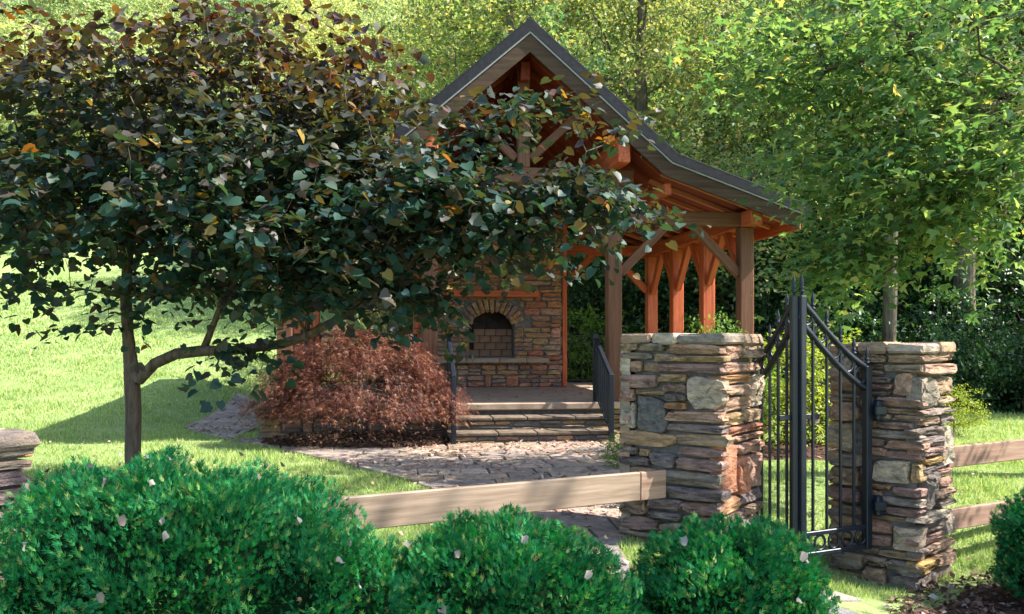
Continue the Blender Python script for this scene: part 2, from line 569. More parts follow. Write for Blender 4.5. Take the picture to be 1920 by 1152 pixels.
def inside(poly, x, y):
    x = np.asarray(x, float)
    y = np.asarray(y, float)
    c = np.zeros(x.shape, bool)
    n = len(poly)
    for i in range(n):
        x1, y1 = poly[i]
        x2, y2 = poly[i - 1]
        if y1 == y2:
            continue
        c ^= ((y1 > y) != (y2 > y)) & (x < (x2 - x1) * (y - y1) / (y2 - y1) + x1)
    return c


# ------------------------------------------------------------------ stones
PAL = {'b': (0.335, 0.233, 0.154), 'g': (0.258, 0.215, 0.175), 'p': (0.386, 0.227, 0.164), 'm': (0.277, 0.174, 0.148), 't': (0.386, 0.257, 0.132),
       'w': (0.438, 0.359, 0.281), 'd': (0.161, 0.132, 0.117), 'D': (0.122, 0.118, 0.121), 'r': (0.426, 0.174, 0.095), 'o': (0.412, 0.222, 0.100), 'u': (0.213, 0.161, 0.164), 'y': (0.373, 0.239, 0.079)}
PALK = list('bgpmtbgmpdwou')


def jit(c, a=0.12):
    f = 1 + random.uniform(-a, a)
    return tuple(max(0.01, v * f * (1 + random.uniform(-a * .4, a * .4))) for v in c) + (1,)


def stone_mesh(w, h, d, n=14, rough=0.07):
    """a worn slab of stone in the XZ plane, face towards -Y, back at y = +0.04"""
    V, F = [], []
    e = random.uniform(0.24, 0.62)
    ph = random.uniform(0, 6.28)
    skew = random.uniform(-.12, .12)
    outl = []
    for k in range(n):
        th = 2 * PI * (k + .5) / n
        c, s = math.cos(th), math.sin(th)
        x = math.copysign(abs(c) ** e, c)
        z = math.copysign(abs(s) ** e, s)
        j = 1 + rough * (math.sin(3 * th + ph) * .8 + math.sin(2 * th + ph * 1.7) * .7 + random.uniform(-1.3, .7))
        outl.append((x * j, z * j + skew * x * (0.5 if h < w * .6 else .15)))
    tilt, tilt2 = random.uniform(-.25, .25), random.uniform(-.3, .3)
    for sc_, dep in ((1.0, .04), (1.0, -d * .55), (.93, -d * .92), (.66, -d), (.33, -d)):
        for x, z in outl:
            ex = (1 - sc_)
            hw, hh = w / 2, h / 2
            m = min(hw, hh)
            px = x * (hw - ex * m)
            pz = z * (hh - ex * m)
            yy = dep + (0 if dep > 0 else d * (tilt * x + tilt2 * z) * .5 + d * random.uniform(-.22, .22))
            V.append((px, yy, pz))
    for r in range(4):
        for k in range(n):
            k2 = (k + 1) % n
            F.append((r * n + k, r * n + k2, (r + 1) * n + k2, (r + 1) * n + k))
    V.append((random.uniform(-.1, .1) * w, -d * random.uniform(.95, 1.1), random.uniform(-.1, .1) * h))
    c0 = len(V) - 1
    for k in range(n):
        F.append((4 * n + k, 4 * n + (k + 1) % n, c0))
    me = bpy.data.meshes.new('stone')
    me.from_pydata(V, [], F)
    me.polygons.foreach_set('use_smooth', [i >= 3 * n for i in range(len(F))])
    me.validate()
    return me


def put_stone(parent, frame, u0, u1, z0, z1, d, col, mat='stone', n=14, name='stone', gap=0.006, out=0.0):
    """frame = (origin Vector at u=0, unit u direction, outward unit normal) in the parent's space"""
    o0, ud, nd = frame
    w, h = (u1 - u0) - gap * 2, (z1 - z0) - gap * 2
    o = link(name, stone_mesh(max(w, .015), max(h, .012), d, n), mat, parent)
    c = o0 + ud * ((u0 + u1) / 2) + nd * out
    m = Matrix((ud, -nd, Vector((0, 0, 1)))).transposed().to_4x4()
    m.translation = (c.x, c.y, (z0 + z1) / 2)
    o.matrix_local = m
    o.color = col
    return o


def pack(w, h, row=(.07, .13), ln=(.14, .42), tall=.25):
    """rectangles of a random coursed stone face: bands that hold two or three thin rows, now and then an upright stone"""
    out = []
    z = 0.0
    while z < h - 1e-4:
        bh = random.uniform(row[0] * 1.6, row[1] * 2.1)
        if h - z - bh < row[0] * 1.2:
            bh = h - z
        u = 0.0
        while u < w - 1e-4:
            bw = random.uniform(ln[0] * 1.3, ln[1] * 1.3)
            if w - u - bw < ln[0] * .9:
                bw = w - u
            if random.random() < tall and bh > row[0] * 1.8:
                tw = min(bw, bh * random.uniform(.55, .95))
                if bw - tw < ln[0] * .6:
                    tw = bw
                out.append((u, u + tw, z, z + bh))
                bw = tw
            else:
                nr = max(1, int(round(bh / random.uniform(*row))))
                cuts = [z + bh * k / nr + (random.uniform(-.12, .12) * bh / nr if 0 < k < nr else 0) for k in range(nr + 1)]
                for k in range(nr):
                    if bw > ln[1] * .9 and random.random() < .5:
                        cu = u + bw * random.uniform(.35, .65)
                        out.append((u, cu, cuts[k], cuts[k + 1]))
                        out.append((cu, u + bw, cuts[k], cuts[k + 1]))
                    else:
                        out.append((u, u + bw, cuts[k], cuts[k + 1]))
            u += bw
        z += bh
    return out


def rand_col(keys=PALK, a=.14):
    return jit(PAL[random.choice(keys)], a)


# ------------------------------------------------------------------ patio and path of flagstones
PAV_O = Vector((0.155, 12.9, 0.0))
PAV_A = math.radians(7.7)


def pav(x, y, z):
    c, s = math.cos(PAV_A), math.sin(PAV_A)
    return Vector((PAV_O.x + x * c - y * s, PAV_O.y + x * s + y * c, PAV_O.z + z))


def clip_poly(subj, quad):
    out = subj
    for k in range(4):
        (x1, y1), (x2, y2) = quad[k], quad[(k + 1) % 4]
        cur, out = out, []
        f = lambda p: (x2 - x1) * (p[1] - y1) - (y2 - y1) * (p[0] - x1)
        for i in range(len(cur)):
            a, b = cur[i - 1], cur[i]
            fa, fb = f(a), f(b)
            if (fa >= 0) != (fb >= 0):
                t = fa / (fa - fb)
                out.append((a[0] + (b[0] - a[0]) * t, a[1] + (b[1] - a[1]) * t))
            if fb >= 0:
                out.append(b)
        if len(out) < 3:
            return []
    return out


def build_patio():
    xs = np.arange(-7.4, 2.4, .1)
    ys = np.arange(4.4, 17.8, .1)
    X, Y = np.meshgrid(xs, ys)
    ins = inside(PATIO, X + .05, Y + .05)
    V = np.stack([X, Y, gz(X, Y) + .012], -1).reshape(-1, 3)
    nx = len(xs)
    jj, ii = np.nonzero(ins[:-1, :-1])
    a = jj * nx + ii
    F = np.stack([a, a + 1, a + nx + 1, a + nx], 1)
    root = link('patio', mesh_np('patio', V, F), 'joint')
    tag(root, 'flagstone patio and curving path strewn with fallen leaves', 'patio', kind='structure')
    c, s = math.cos(.12), math.sin(.12)
    v = -8.0
    cnt = 0
    while v < 10:
        rh = random.uniform(.30, .46)
        u = -9.0 + random.uniform(0, .4)
        while u < 6:
            rl = random.uniform(.35, .85)
            cu, cv = u + rl / 2, v + rh / 2
            wx, wy = .0 + cu * c - cv * s, 9.0 + cu * s + cv * c
            corners = []
            for du, dv in ((-1, -1), (1, -1), (1, 1), (-1, 1)):
                uu = cu + du * (rl / 2 - .011) + random.uniform(-.012, .012)
                vv = cv + dv * (rh / 2 - .010) + random.uniform(-.010, .010)
                corners.append((uu * c - vv * s, 9.0 + uu * s + vv * c))
            poly = clip_poly(PATIO, corners)
            area = abs(sum(poly[i - 1][0] * poly[i][1] - poly[i][0] * poly[i - 1][1] for i in range(len(poly)))) / 2 if poly else 0
            if area > .012 and cnt < 299:
                m = len(poly)
                wx, wy = sum(p[0] for p in poly) / m, sum(p[1] for p in poly) / m
                z0 = gzf(wx, wy)
                t = .03 + random.uniform(0, .006)
                Vs = [(x - wx, y - wy, gzf(x, y) - z0 - .02) for x, y in poly]
                Vs += [(x - wx, y - wy, gzf(x, y) - z0 + t - .006) for x, y in poly]
                Vs += [((x - wx) * .975, (y - wy) * .975, gzf(x, y) - z0 + t + random.uniform(-.002, .002)) for x, y in poly]
                Fs = [(r * m + k, r * m + (k + 1) % m, (r + 1) * m + (k + 1) % m, (r + 1) * m + k) for r in range(2) for k in range(m)]
                Fs.append(tuple(range(2 * m, 3 * m)))
                me = bpy.data.meshes.new('flagstone')
                me.from_pydata(Vs, [], Fs)
                o = link('flagstone', me, 'flag', root)
                o.location = (wx, wy, z0)
                o.color = jit(random.choice([(.27, .215, .18), (.33, .26, .215), (.235, .205, .195), (.29, .22, .17), (.35, .285, .24)]), .14)
                cnt += 1
            u += rl
        v += rh


build_patio()


# ------------------------------------------------------------------ pavilion
def build_pavilion():
    R = empty('pavilion', PAV_O, PAV_A)
    tag(R, 'open timber pavilion with steep flared roof on a stone base', 'pavilion')
    FZ = 0.50
    W2 = 3.3                                  # outer posts
    WI = 1.32                                 # inner posts
    ROWS = [0.0, 1.6, 3.2, 4.8]
    BB, BT = 3.03, 3.25                       # beam bottom and top

    # stone base
    base = box('base', (-3.62, -.14, -.3), (3.62, 5.5, FZ - .10), 'mortar', R)
    box('floor_slab', (-3.70, -.24, FZ - .10), (3.70, 5.6, FZ), 'slab', R, .015)
    fr = (Vector((-3.62, -.14, 0)), Vector((1, 0, 0)), Vector((0, -1, 0)))
    loc = Vector((0, 2.68, .05))              # the base's own origin

    def on_base(frame, w, skip=None):
        f = (frame[0] - loc, frame[1], frame[2])
        for u0, u1, z0, z1 in pack(w, .43, (.06, .11), (.16, .42), .1):
            if skip and skip[0] < (u0 + u1) / 2 < skip[1]:
                continue
            put_stone(base, f, u0, u1, z0 - .03 - loc.z - .0, z1 - .03 - loc.z, random.uniform(.03, .055), rand_col('bgtmdob'), n=10)
    on_base(fr, 7.24, (2.55, 4.75))
    base_l = base.location.copy()
    on_base((Vector((3.62, -.14, 0)), Vector((0, 1, 0)), Vector((1, 0, 0))), 5.64)
    on_base((Vector((-3.62, 5.5, 0)), Vector((0, -1, 0)), Vector((-1, 0, 0))), 5.64)

    # steps with stone risers
    for k, (zt, y0, y1) in enumerate(((.335, -.60, -.24), (.168, -.96, -.60))):
        st = box('step', (-1.10, y0 + .03, -.2), (1.12, y1 + .10 if k == 0 else y1 + .03, zt - .045), 'mortar', R)
        cz = (zt - .045 - .2) / 2
        cy = st.location.y
        f = (Vector((-1.11 - st.location.x, y0 + .03 - cy, 0)), Vector((1, 0, 0)), Vector((0, -1, 0)))
        for u0, u1, z0, z1 in pack(2.24, zt - .05, (.05, .085), (.18, .45), 0):
            put_stone(st, f, u0, u1, z0 - cz, z1 - cz, random.uniform(.02, .04), rand_col('bgtdoD', .2), n=10)
        x = -1.13
        while x < 1.10:
            w = random.uniform(.45, .75)
            x1 = min(x + w, 1.14)
            if 1.14 - x1 < .2:
                x1 = 1.14
            tr = box('tread', (x + .004 - st.location.x, y0 - .02 - cy, zt - .045 - cz + random.uniform(0, .004)), (x1 - .004 - st.location.x, y1 + .02 - cy, zt - cz), 'step_slab', st, .012)
            x = x1

    # posts
    for j, y in enumerate(ROWS):
        for sx in (-1, 1):
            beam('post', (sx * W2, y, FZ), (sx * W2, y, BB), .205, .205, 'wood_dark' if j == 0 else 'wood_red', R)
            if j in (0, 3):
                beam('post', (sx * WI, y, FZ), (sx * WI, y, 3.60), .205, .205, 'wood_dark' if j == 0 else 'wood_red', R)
    # side beams, with a run of rafters resting on them
    for sx in (-1, 1):
        beam('side_beam', (sx * W2, -.45, (BB + BT) / 2), (sx * W2, 5.3, (BB + BT) / 2), .18, BT - BB, 'wood_red', R)
        beam('purlin', (sx * WI, -.62, 4.00), (sx * WI, 5.5, 4.00), .17, .36, 'wood_red', R)
        beam('valley_beam', (sx * 1.98, -.5, 3.49), (sx * 1.98, 5.4, 3.49), .10, .16, 'wood_red', R)
        for j, y in enumerate(ROWS):
            for dy in (-1, 1):
                if (j == 0 and dy < 0) or (j == 3 and dy > 0):
                    continue
                beam('brace', (sx * W2, y + dy * .09, 2.30), (sx * W2, y + dy * .74, 3.06), .10, .13, 'wood_red', R)
    # cross beams, braces, and the king post trusses, front and back
    for j, y in ((0, 0.0), (3, 4.8)):
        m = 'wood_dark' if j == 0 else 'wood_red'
        for sx in (-1, 1):
            beam('cross_beam', (sx * (WI + .104), y, (BB + BT) / 2), (sx * (W2 + .16), y, (BB + BT) / 2 + .004), .17, BT - BB - .01, m, R)
            beam('brace', (sx * (W2 - .09), y, 2.34), (sx * (W2 - .80), y, 3.06), .10, .13, m, R)
            beam('brace', (sx * (WI + .09), y, 2.34), (sx * (WI + .80), y, 3.06), .10, .13, m, R)
            beam('brace', (sx * (WI - .09), y, 2.85), (sx * (WI - .72), y, 3.62), .10, .13, m, R)
            beam('strut', (sx * .10, y, 3.95), (sx * .82, y, 4.62), .10, .12, m, R)
        beam('tie_beam', (-WI - .28, y, 3.71), (WI + .28, y, 3.71), .19, .22, m, R)
        beam('king_post', (0, y, 3.82), (0, y, 5.22), .18, .18, m, R)
    beam('ridge_beam', (0, -.25, 5.14), (0, 5.3, 5.14), .14, .26, 'wood_red_shade', R)
    for y in (1.6, 3.2):
        beam('tie_beam', (-WI - .1, y, 3.71), (WI + .1, y, 3.71), .16, .20, 'wood_red', R)

    # roof profile: apex, break, eave (top of the deck)
    A, B_, E = (0.0, 5.50), (1.97, 3.80), (3.88, 3.13)
    YF, YB = -.64, 5.55

    def off(p, q, r, t):
        """three profile points lowered by t square to the slopes"""
        def nrm(a, b):
            d = Vector((b[0] - a[0], b[1] - a[1])).normalized()
            return Vector((-d.y, d.x)) if d.x > 0 else Vector((d.y, -d.x))
        n1, n2 = nrm(p, q), nrm(q, r)
        a = (0.0, p[1] - t / n1.y)
        mid = (n1 + n2).normalized()
        k = t / mid.dot(n1)
        b = (q[0] - mid.x * k, q[1] - mid.y * k)
        c = (r[0] - n2.x * t, r[1] - n2.y * t)
        return a, b, c

    def slab_mesh(name, sx, t0, t1, y0, y1, mat, ext=0.0):
        """the band of one roof side between depths t0 and t1 under the profile, from y0 to y1"""
        e = (E[0] + ext, E[1] - ext * .35)
        up, lo = off(A, B_, e, t0), off(A, B_, e, t1)
        V, F = [], []
        for y in (y0, y1):
            for x, z in list(up) + list(lo):
                V.append((sx * x, y, z))
        for i in range(2):
            F += [(i, i + 1, 6 + i + 1, 6 + i), (3 + i, 9 + i, 9 + i + 1, 3 + i + 1), (i, 3 + i, 3 + i + 1, i + 1), (6 + i, 6 + i + 1, 9 + i + 1, 9 + i)]
        F += [(2, 5, 11, 8), (0, 6, 9, 3)]
        me = bpy.data.meshes.new(name)
        me.from_pydata(V, [], F)
        import bmesh
        bm = bmesh.new()
        bm.from_mesh(me)
        bmesh.ops.recalc_face_normals(bm, faces=bm.faces)
        bm.to_mesh(me)
        bm.free()
        return link(name, me, mat, R)
    for sx in (-1, 1):
        rf = slab_mesh('roof', sx, -.15, -.035, YF - .07, YB + .07, 'roof', .05)
        slab_mesh('deck', sx, .0, .03, YF + .06, YB - .06, 'wood_red_shade')
        slab_mesh('drip_edge', sx, -.033, -.012, YF - .055, YF - .02, 'edge_metal', .03)
        slab_mesh('drip_edge', sx, -.033, -.002, YF + .02, YB + .04, 'roof', .03)
        slab_mesh('bargeboard', sx, -.010, .175, YF - .035, YF + .02, 'wood_fascia')
        slab_mesh('bargeboard', sx, -.010, .30, YB - .02, YB + .035, 'wood_fascia')
        beam('eave_board', (sx * 3.86, YF + .021, 3.03), (sx * 3.86, YB - .021, 3.03), .04, .18, 'wood_red', R)
        # standing seams up the roof
        up = off(A, B_, E, -.155)
        for k in range(13):
            y = YF - .06 + k * (YB - YF + .12) / 12
            for a, b in ((0, 1), (1, 2)):
                beam('seam', (sx * up[a][0], y, up[a][1]), (sx * up[b][0], y, up[b][1]), .02, .03, 'roof', R, .004)
        # rafters under the deck
        lo = off(A, B_, E, .065)
        n = 10
        for k in range(n):
            y = YF + .35 + k * (YB - YF - .7) / (n - 1)
            beam('rafter', (sx * .08, y, lo[0][1] - .07), (sx * lo[1][0], y, lo[1][1]), .055, .075, 'wood_red_shade', R, .006)
            beam('rafter', (sx * lo[1][0], y, lo[1][1]), (sx * (lo[2][0] - .03), y, lo[2][1] + .012), .06, .065, 'wood_red_lit', R, .006)
    beam('ridge_cap', (0, YF - .065, 5.70), (0, YB + .065, 5.70), .10, .03, 'roof', R)
    return R


build_pavilion()


def build_fireplace():
    R = empty('fireplace', pav(0, 4.35, .5), PAV_A)
    tag(R, 'tall stone fireplace with arched opening and wooden mantel inside the pavilion', 'fireplace')
    Y0 = -.40
    HW = 1.30
    OW, OB, OT = .42, .56, 1.12                # opening half width, sill and spring height above the floor
    AR = .30                                   # rise of the arch
    H = 3.9
    box('core', (-HW, Y0, 0), (-OW, .35, H), 'mortar', R)
    box('core', (OW, Y0, 0), (HW, .35, H), 'mortar', R)
    box('core', (-OW, Y0, 0), (OW, .35, OB), 'mortar', R, .001)
    box('core', (-OW, Y0, OT + AR), (OW, .35, H), 'mortar', R, .001)
    # firebox: brick back and sooty hood
    for r in range(4):
        for c in range(4):
            w = 2 * OW / 4
            x0 = -OW + c * w + (w / 2 if r % 2 else 0)
            box('brick', (max(x0, -OW) + .004, -.12, OB + r * .13 + .004), (min(x0 + w, OW) - .004, -.05 + random.uniform(0, .006), OB + (r + 1) * .13 - .004), 'brick', R, .004)
    box('firebox_back', (-OW, -.045, OB), (OW, .3, OT + AR), 'soot', R, .001)
    # arch: upright voussoirs around the opening
    n = 13
    for k in range(n):
        a = PI * (.06 + .88 * (k + .5) / n)
        cx, cz = math.cos(a) * (OW + .07), OT + math.sin(a) * (AR + .10)
        d = Vector((math.cos(a) * .8, 0, math.sin(a) * 1.2)).normalized()
        L = .26 + (.05 if k == n // 2 else 0) + random.uniform(-.02, .02)
        o = link('voussoir', stone_mesh(.085, L, .07, 10), 'hearth_stone', R)
        side = d.cross(Vector((0, 1, 0)))
        m = Matrix((-side, Vector((0, 1, 0)), d)).transposed().to_4x4()
        m.translation = (cx, Y0, cz)
        o.matrix_local = m
        o.color = rand_col('otbm')
    # the stone face; red light bounced off the timber is put into its colours
    f = (Vector((-HW, Y0, 0)), Vector((1, 0, 0)), Vector((0, -1, 0)))
    cnt = 0
    for u0, u1, z0, z1 in pack(2 * HW, H, (.07, .125), (.15, .42), .22):
        xc, zc = (u0 + u1) / 2 - HW, (z0 + z1) / 2
        x0, x1 = u0 - HW, u1 - HW
        if x1 > -OW and x0 < OW and z1 > OB and z0 < OT:
            if x0 < -OW - .05: u1 = -OW + HW
            elif x1 > OW + .05: u0 = OW + HW
            else: continue
        elif zc >= OT - .05 and (abs(xc) / (OW + .24)) ** 2 + ((zc - OT) / (AR + .25)) ** 2 < 1:
            continue
        if u1 - u0 < .03: continue
        put_stone(R, f, u0, u1, z0, z1, random.uniform(.025, .06), rand_col('oorrptmrp', .22), 'hearth_stone', 10)
    for sx in (-1, 1):
        ff = (Vector((sx * HW, Y0 if sx > 0 else .35, 0)), Vector((0, sx, 0)), Vector((sx, 0, 0)))
        for u0, u1, z0, z1 in pack(.75, H, (.1, .16), (.2, .5), .1):
            put_stone(R, ff, u0, u1, z0, z1, .03, rand_col('obptm'), 'hearth_stone', 8)
    # hearth ledge and mantel
    x = -1.05
    for w in (.55, .62, .5, .43):
        box('hearth_slab', (x + .003, Y0 - .20, .45), (x + w - .003, Y0 + .0, .53 + random.uniform(0, .008)), 'slab', R, .012)
        x += w
    beam('mantel', (-.85, Y0 - .13, 1.72), (.85, Y0 - .13, 1.72), .24, .12, 'wood_red', R)
    for sx in (-1, 1):
        beam('trim', (sx * (HW + .075), Y0 + .04, 0), (sx * (HW + .075), Y0 + .04, 3.05), .09, .09, 'wood_red', R)


build_fireplace()


# ------------------------------------------------------------------ iron railings
def railing(name, p0, p1, label, group=None, h=.95, clear=.08, gap=.115):
    """level or sloping iron railing from p0 to p1 (points on the floor)"""
    p0, p1 = Vector(p0), Vector(p1)
    R = empty(name, p0)
    tag(R, label, 'railing', group)
    d = p1 - p0
    up = Vector((0, 0, 1))
    beam('top_rail', up * h, d + up * h, .045, .04, 'iron', R, .006)
    beam('top_rail', up * (h - .12), d + up * (h - .12), .025, .025, 'iron', R, .004)
    beam('bottom_rail', up * clear, d + up * clear, .025, .03, 'iron', R, .004)
    n = max(1, int(d.length / gap))
    for k in range(n):
        q = d * ((k + .5) / n)
        beam('baluster', q + up * clear, q + up * (h - .12), .017, .017, 'iron', R, .003)
    for q in (Vector((0, 0, 0)), d):
        beam('rail_post', q, q + up * (h + .02), .05, .05, 'iron', R, .006)
    return R


railing('iron_railing', pav(1.46, 4.8, .5), pav(3.18, 4.8, .5), 'black iron railing at the back of the pavilion, right of the fireplace', 'pavilion edge railings')
railing('iron_railing', pav(-3.18, 4.8, .5), pav(-1.46, 4.8, .5), 'black iron railing at the back of the pavilion, left of the fireplace', 'pavilion edge railings')
for sx, w in ((1, 'right'), (-1, 'left')):
    for k in range(3):
        railing('iron_railing', pav(sx * 3.3, .12 + 1.6 * k, .5), pav(sx * 3.3, 1.48 + 1.6 * k, .5),
                'black iron railing between %s side posts, %s bay of the pavilion' % (w, ('front', 'middle', 'rear')[k]), 'pavilion edge railings')
railing('iron_railing', pav(1.52, -.02, .5), pav(3.15, -.02, .5), 'black iron railing between the front posts, right of the steps', 'pavilion edge railings')
railing('iron_railing', pav(-3.15, -.02, .5), pav(-1.52, -.02, .5), 'black iron railing between the front posts, behind the red shrub', 'pavilion edge railings')


def stair_rail(x, label):
    R = empty('handrail', pav(x, -.12, .5), PAV_A)
    tag(R, label, 'handrail', 'handrails beside the steps')
    top, low = Vector((0, .02, 0)), Vector((0, -.92, -.5))
    beam('newel_post', top, top + Vector((0, 0, .97)), .065, .065, 'iron', R, .006)
    beam('newel_post', low, low + Vector((0, 0, .93)), .065, .065, 'iron', R, .006)
    a, b = Vector((0, .10, .94)), Vector((0, -.93, .40))
    beam('grab_rail', a, b, .06, .045, 'iron', R, .012)
    beam('lower_rail', a - Vector((0, .0, .78)), b - Vector((0, 0, .75)), .03, .03, 'iron', R, .005)
    for k in range(8):
        t = (k + .5) / 8
        q = a.lerp(b, t)
        q2 = (a - Vector((0, 0, .78))).lerp(b - Vector((0, 0, .75)), t)
        beam('baluster', q2, q, .034, .034, 'iron', R, .003)


stair_rail(1.03, 'black iron handrail on the right side of the stone steps')
stair_rail(-1.06, 'black iron handrail left of the stone steps beside the red shrub')


# ------------------------------------------------------------------ stone gate pillars
def pillar(label, corner, theta, w, ztop, zbot, left, right, zmap, group, fill=(.058, .10), fill_len=(.09, .2), fill_keys='bgmtd'):
    """corner = the corner nearest the camera; left/right = stones of the two faces seen, as drawn up from the photograph"""
    R = empty('stone_pillar', (corner[0], corner[1], zbot))
    tag(R, label, 'pillar', group)
    c, s = math.cos(theta), math.sin(theta)
    dl, dr = Vector((-c, s, 0)), Vector((s, c, 0))        # along the two faces, away from the near corner
    nl, nr = Vector((-s, -c, 0)), Vector((c, -s, 0))      # their outward normals
    H = ztop - zbot - .06
    inset = .05
    P = [Vector((0, 0, 0)), dr * w, dr * w + dl * w, dl * w]
    ctr = (P[0] + P[2]) / 2
    V = []
    for z in (0, H):
        for p in P:
            q = ctr + (p - ctr) * (1 - 2 * inset / w)
            V.append((q.x, q.y, z))
    me = bpy.data.meshes.new('mortar_core')
    me.from_pydata(V, [], [(0, 1, 5, 4), (1, 2, 6, 5), (2, 3, 7, 6), (3, 0, 4, 7), (4, 5, 6, 7), (3, 2, 1, 0)])
    link('mortar_core', me, 'mortar', R)
    fl = (dl * w + -nl * inset, -dl, nl)                  # u runs from the left edge to the near corner
    fr = (-nr * inset, dr, nr)
    taken = {'l': [], 'r': []}
    for key, lst, fr_ in (('l', left, fl), ('r', right, fr)):
        for u0, u1, y0, y1, col in lst:
            z1, z0 = zmap(y0) - zbot, zmap(y1) - zbot
            if key == 'l':
                a, b = u0 * w, u1 * w
                if a < .10 * w: a = min(a, -.045)
                if b > .93 * w: b = max(b, w + .02)
            else:
                a, b = u0 * w, u1 * w
                if b > .90 * w: b = max(b, w + .045)
            put_stone(R, fr_, a, b, z0, z1, random.uniform(.05, .085), jit(PAL[col], .10), n=18, gap=.004)
            taken[key].append((a, b, z0, z1))
        # small stones that fill what is left over
        for u0, u1, z0, z1 in pack(w + .02, H, fill, fill_len, .1):
            uc, zc = (u0 + u1) / 2, (z0 + z1) / 2
            hit = any(a - .02 < uc < b + .02 and lo - .012 < zc < hi + .012 for a, b, lo, hi in taken[key])
            if not hit:
                put_stone(R, fr_, u0, u1, z0, z1, random.uniform(.03, .05) + fill[0] * .2, rand_col(fill_keys), n=12)
    # the two faces turned away
    for f in ((dr * w + nr * -inset, dl, -nl), (dr * w + dl * w + nl * inset, -dr, -nr)):
        f = (f[0] + f[2] * -0 , f[1], f[2])
        o = f[0]
        for u0, u1, z0, z1 in pack(w, H, (.07, .13), (.16, .4), .25):
            base = (dr * w + dl * u0) if f[1] is dl else None
            put_stone(R, f, max(u0, .03), min(u1, w - .03), z0, z1, .045, rand_col(), n=10)
    # cap stones
    m = .035
    cuts = [-m, w * random.uniform(.36, .44), w * random.uniform(.66, .72), w + m]
    for k in range(3):
        for (a, b) in ((-m, w * .52), (w * .52, w + m)):
            u0, u1 = cuts[k], cuts[k + 1]
            o = link('cap_stone', box_mesh('cap_stone', u1 - u0 - .008, b - a - .006, .075 + random.uniform(-.012, .012), .018), 'stone', R)
            q = dl * ((u0 + u1) / 2) + dr * ((a + b) / 2)
            mm = Matrix((dl, dr, Vector((0, 0, 1)))).transposed().to_4x4()
            mm.translation = (q.x, q.y, H + .02 + random.uniform(-.006, .006))
            o.matrix_local = mm
            o.color = jit(PAL[random.choice('gbw')], .1)
            for v in o.data.vertices:
                v.co.x += random.uniform(-.006, .006)
                v.co.y += random.uniform(-.010, .010)
                v.co.z += random.uniform(-.004, .004)
    return R


# stones of the near gate pillar (coordinates read off a magnified view of the photograph)
L1 = [(133, 150, 195, 195, 'b'), (195, 150, 317, 197, 'g'), (318, 155, 560, 212, 'p'), (133, 198, 262, 242, 'g'), (262, 205, 370, 250, 'b'), (370, 212, 590, 250, 't'),
      (133, 243, 210, 308, 'p'), (222, 250, 296, 308, 'b'), (298, 252, 560, 307, 'm'), (118, 310, 284, 390, 'm'), (284, 308, 420, 352, 't'), (420, 310, 556, 490, 'w'),
      (310, 356, 418, 408, 'm'), (318, 408, 418, 447, 'd'), (318, 448, 420, 490, 'o'), (178, 392, 316, 422, 't'), (112, 392, 178, 458, 'p'), (184, 424, 330, 622, 'D'),
      (132, 460, 180, 600, 'w'), (322, 490, 585, 550, 'p'), (330, 552, 595, 600, 'u'), (98, 602, 362, 690, 't'), (356, 600, 615, 668, 'b'), (115, 690, 192, 735, 'g'), (194, 695, 246, 740, 't'),
      (370, 668, 580, 720, 'm'), (246, 706, 368, 788, 'u'), (368, 722, 566, 790, 'm'), (118, 738, 246, 790, 'd'), (130, 792, 308, 860, 'b'), (310, 792, 560, 864, 'g'), (128, 862, 318, 936, 'g'),
      (318, 868, 585, 936, 'u'), (240, 938, 400, 1006, 'u'), (402, 938, 565, 1006, 'm'), (115, 938, 238, 1046, 'b'), (110, 1048, 300, 1118, 'm'), (240, 1010, 400, 1046, 'g'), (300, 1048, 566, 1120, 'g'), (400, 1010, 566, 1046, 'b'),
      (120, 1120, 330, 1180, 'b'), (330, 1120, 566, 1180, 'm')]
R1 = [(585, 160, 668, 236, 'p'), (668, 156, 768, 236, 'b'), (575, 248, 762, 308, 'p'), (560, 312, 722, 358, 'o'), (565, 360, 722, 418, 'b'), (570, 424, 722, 498, 'p'), (724, 315, 760, 490, 'w'),
      (578, 500, 680, 572, 't'), (680, 498, 764, 572, 'b'), (580, 575, 790, 620, 'r'), (628, 623, 755, 662, 'p'), (640, 665, 765, 725, 'p'), (566, 668, 642, 925, 'r'), (643, 728, 694, 925, 'r'), (696, 728, 768, 918, 'p'),
      (560, 930, 668, 1000, 'o'), (670, 925, 774, 990, 'u'), (566, 1002, 690, 1060, 'm'), (690, 996, 770, 1060, 'b'), (560, 1062, 770, 1130, 'g')]
pillar('near stone gate pillar with sunlit right face, between the wooden rail and the gate', (1.405, 6.1), math.radians(35), .72, 1.435, -.32,
       [((a - 130) / 440, (c - 130) / 440, b, d, k) for a, b, c, d, k in L1], [((a - 566) / 202, (c - 566) / 202, b, d, k) for a, b, c, d, k in R1],
       lambda y: 1.372 - (y - 150) / 850 * 1.17, 'stone pillars along the fence')

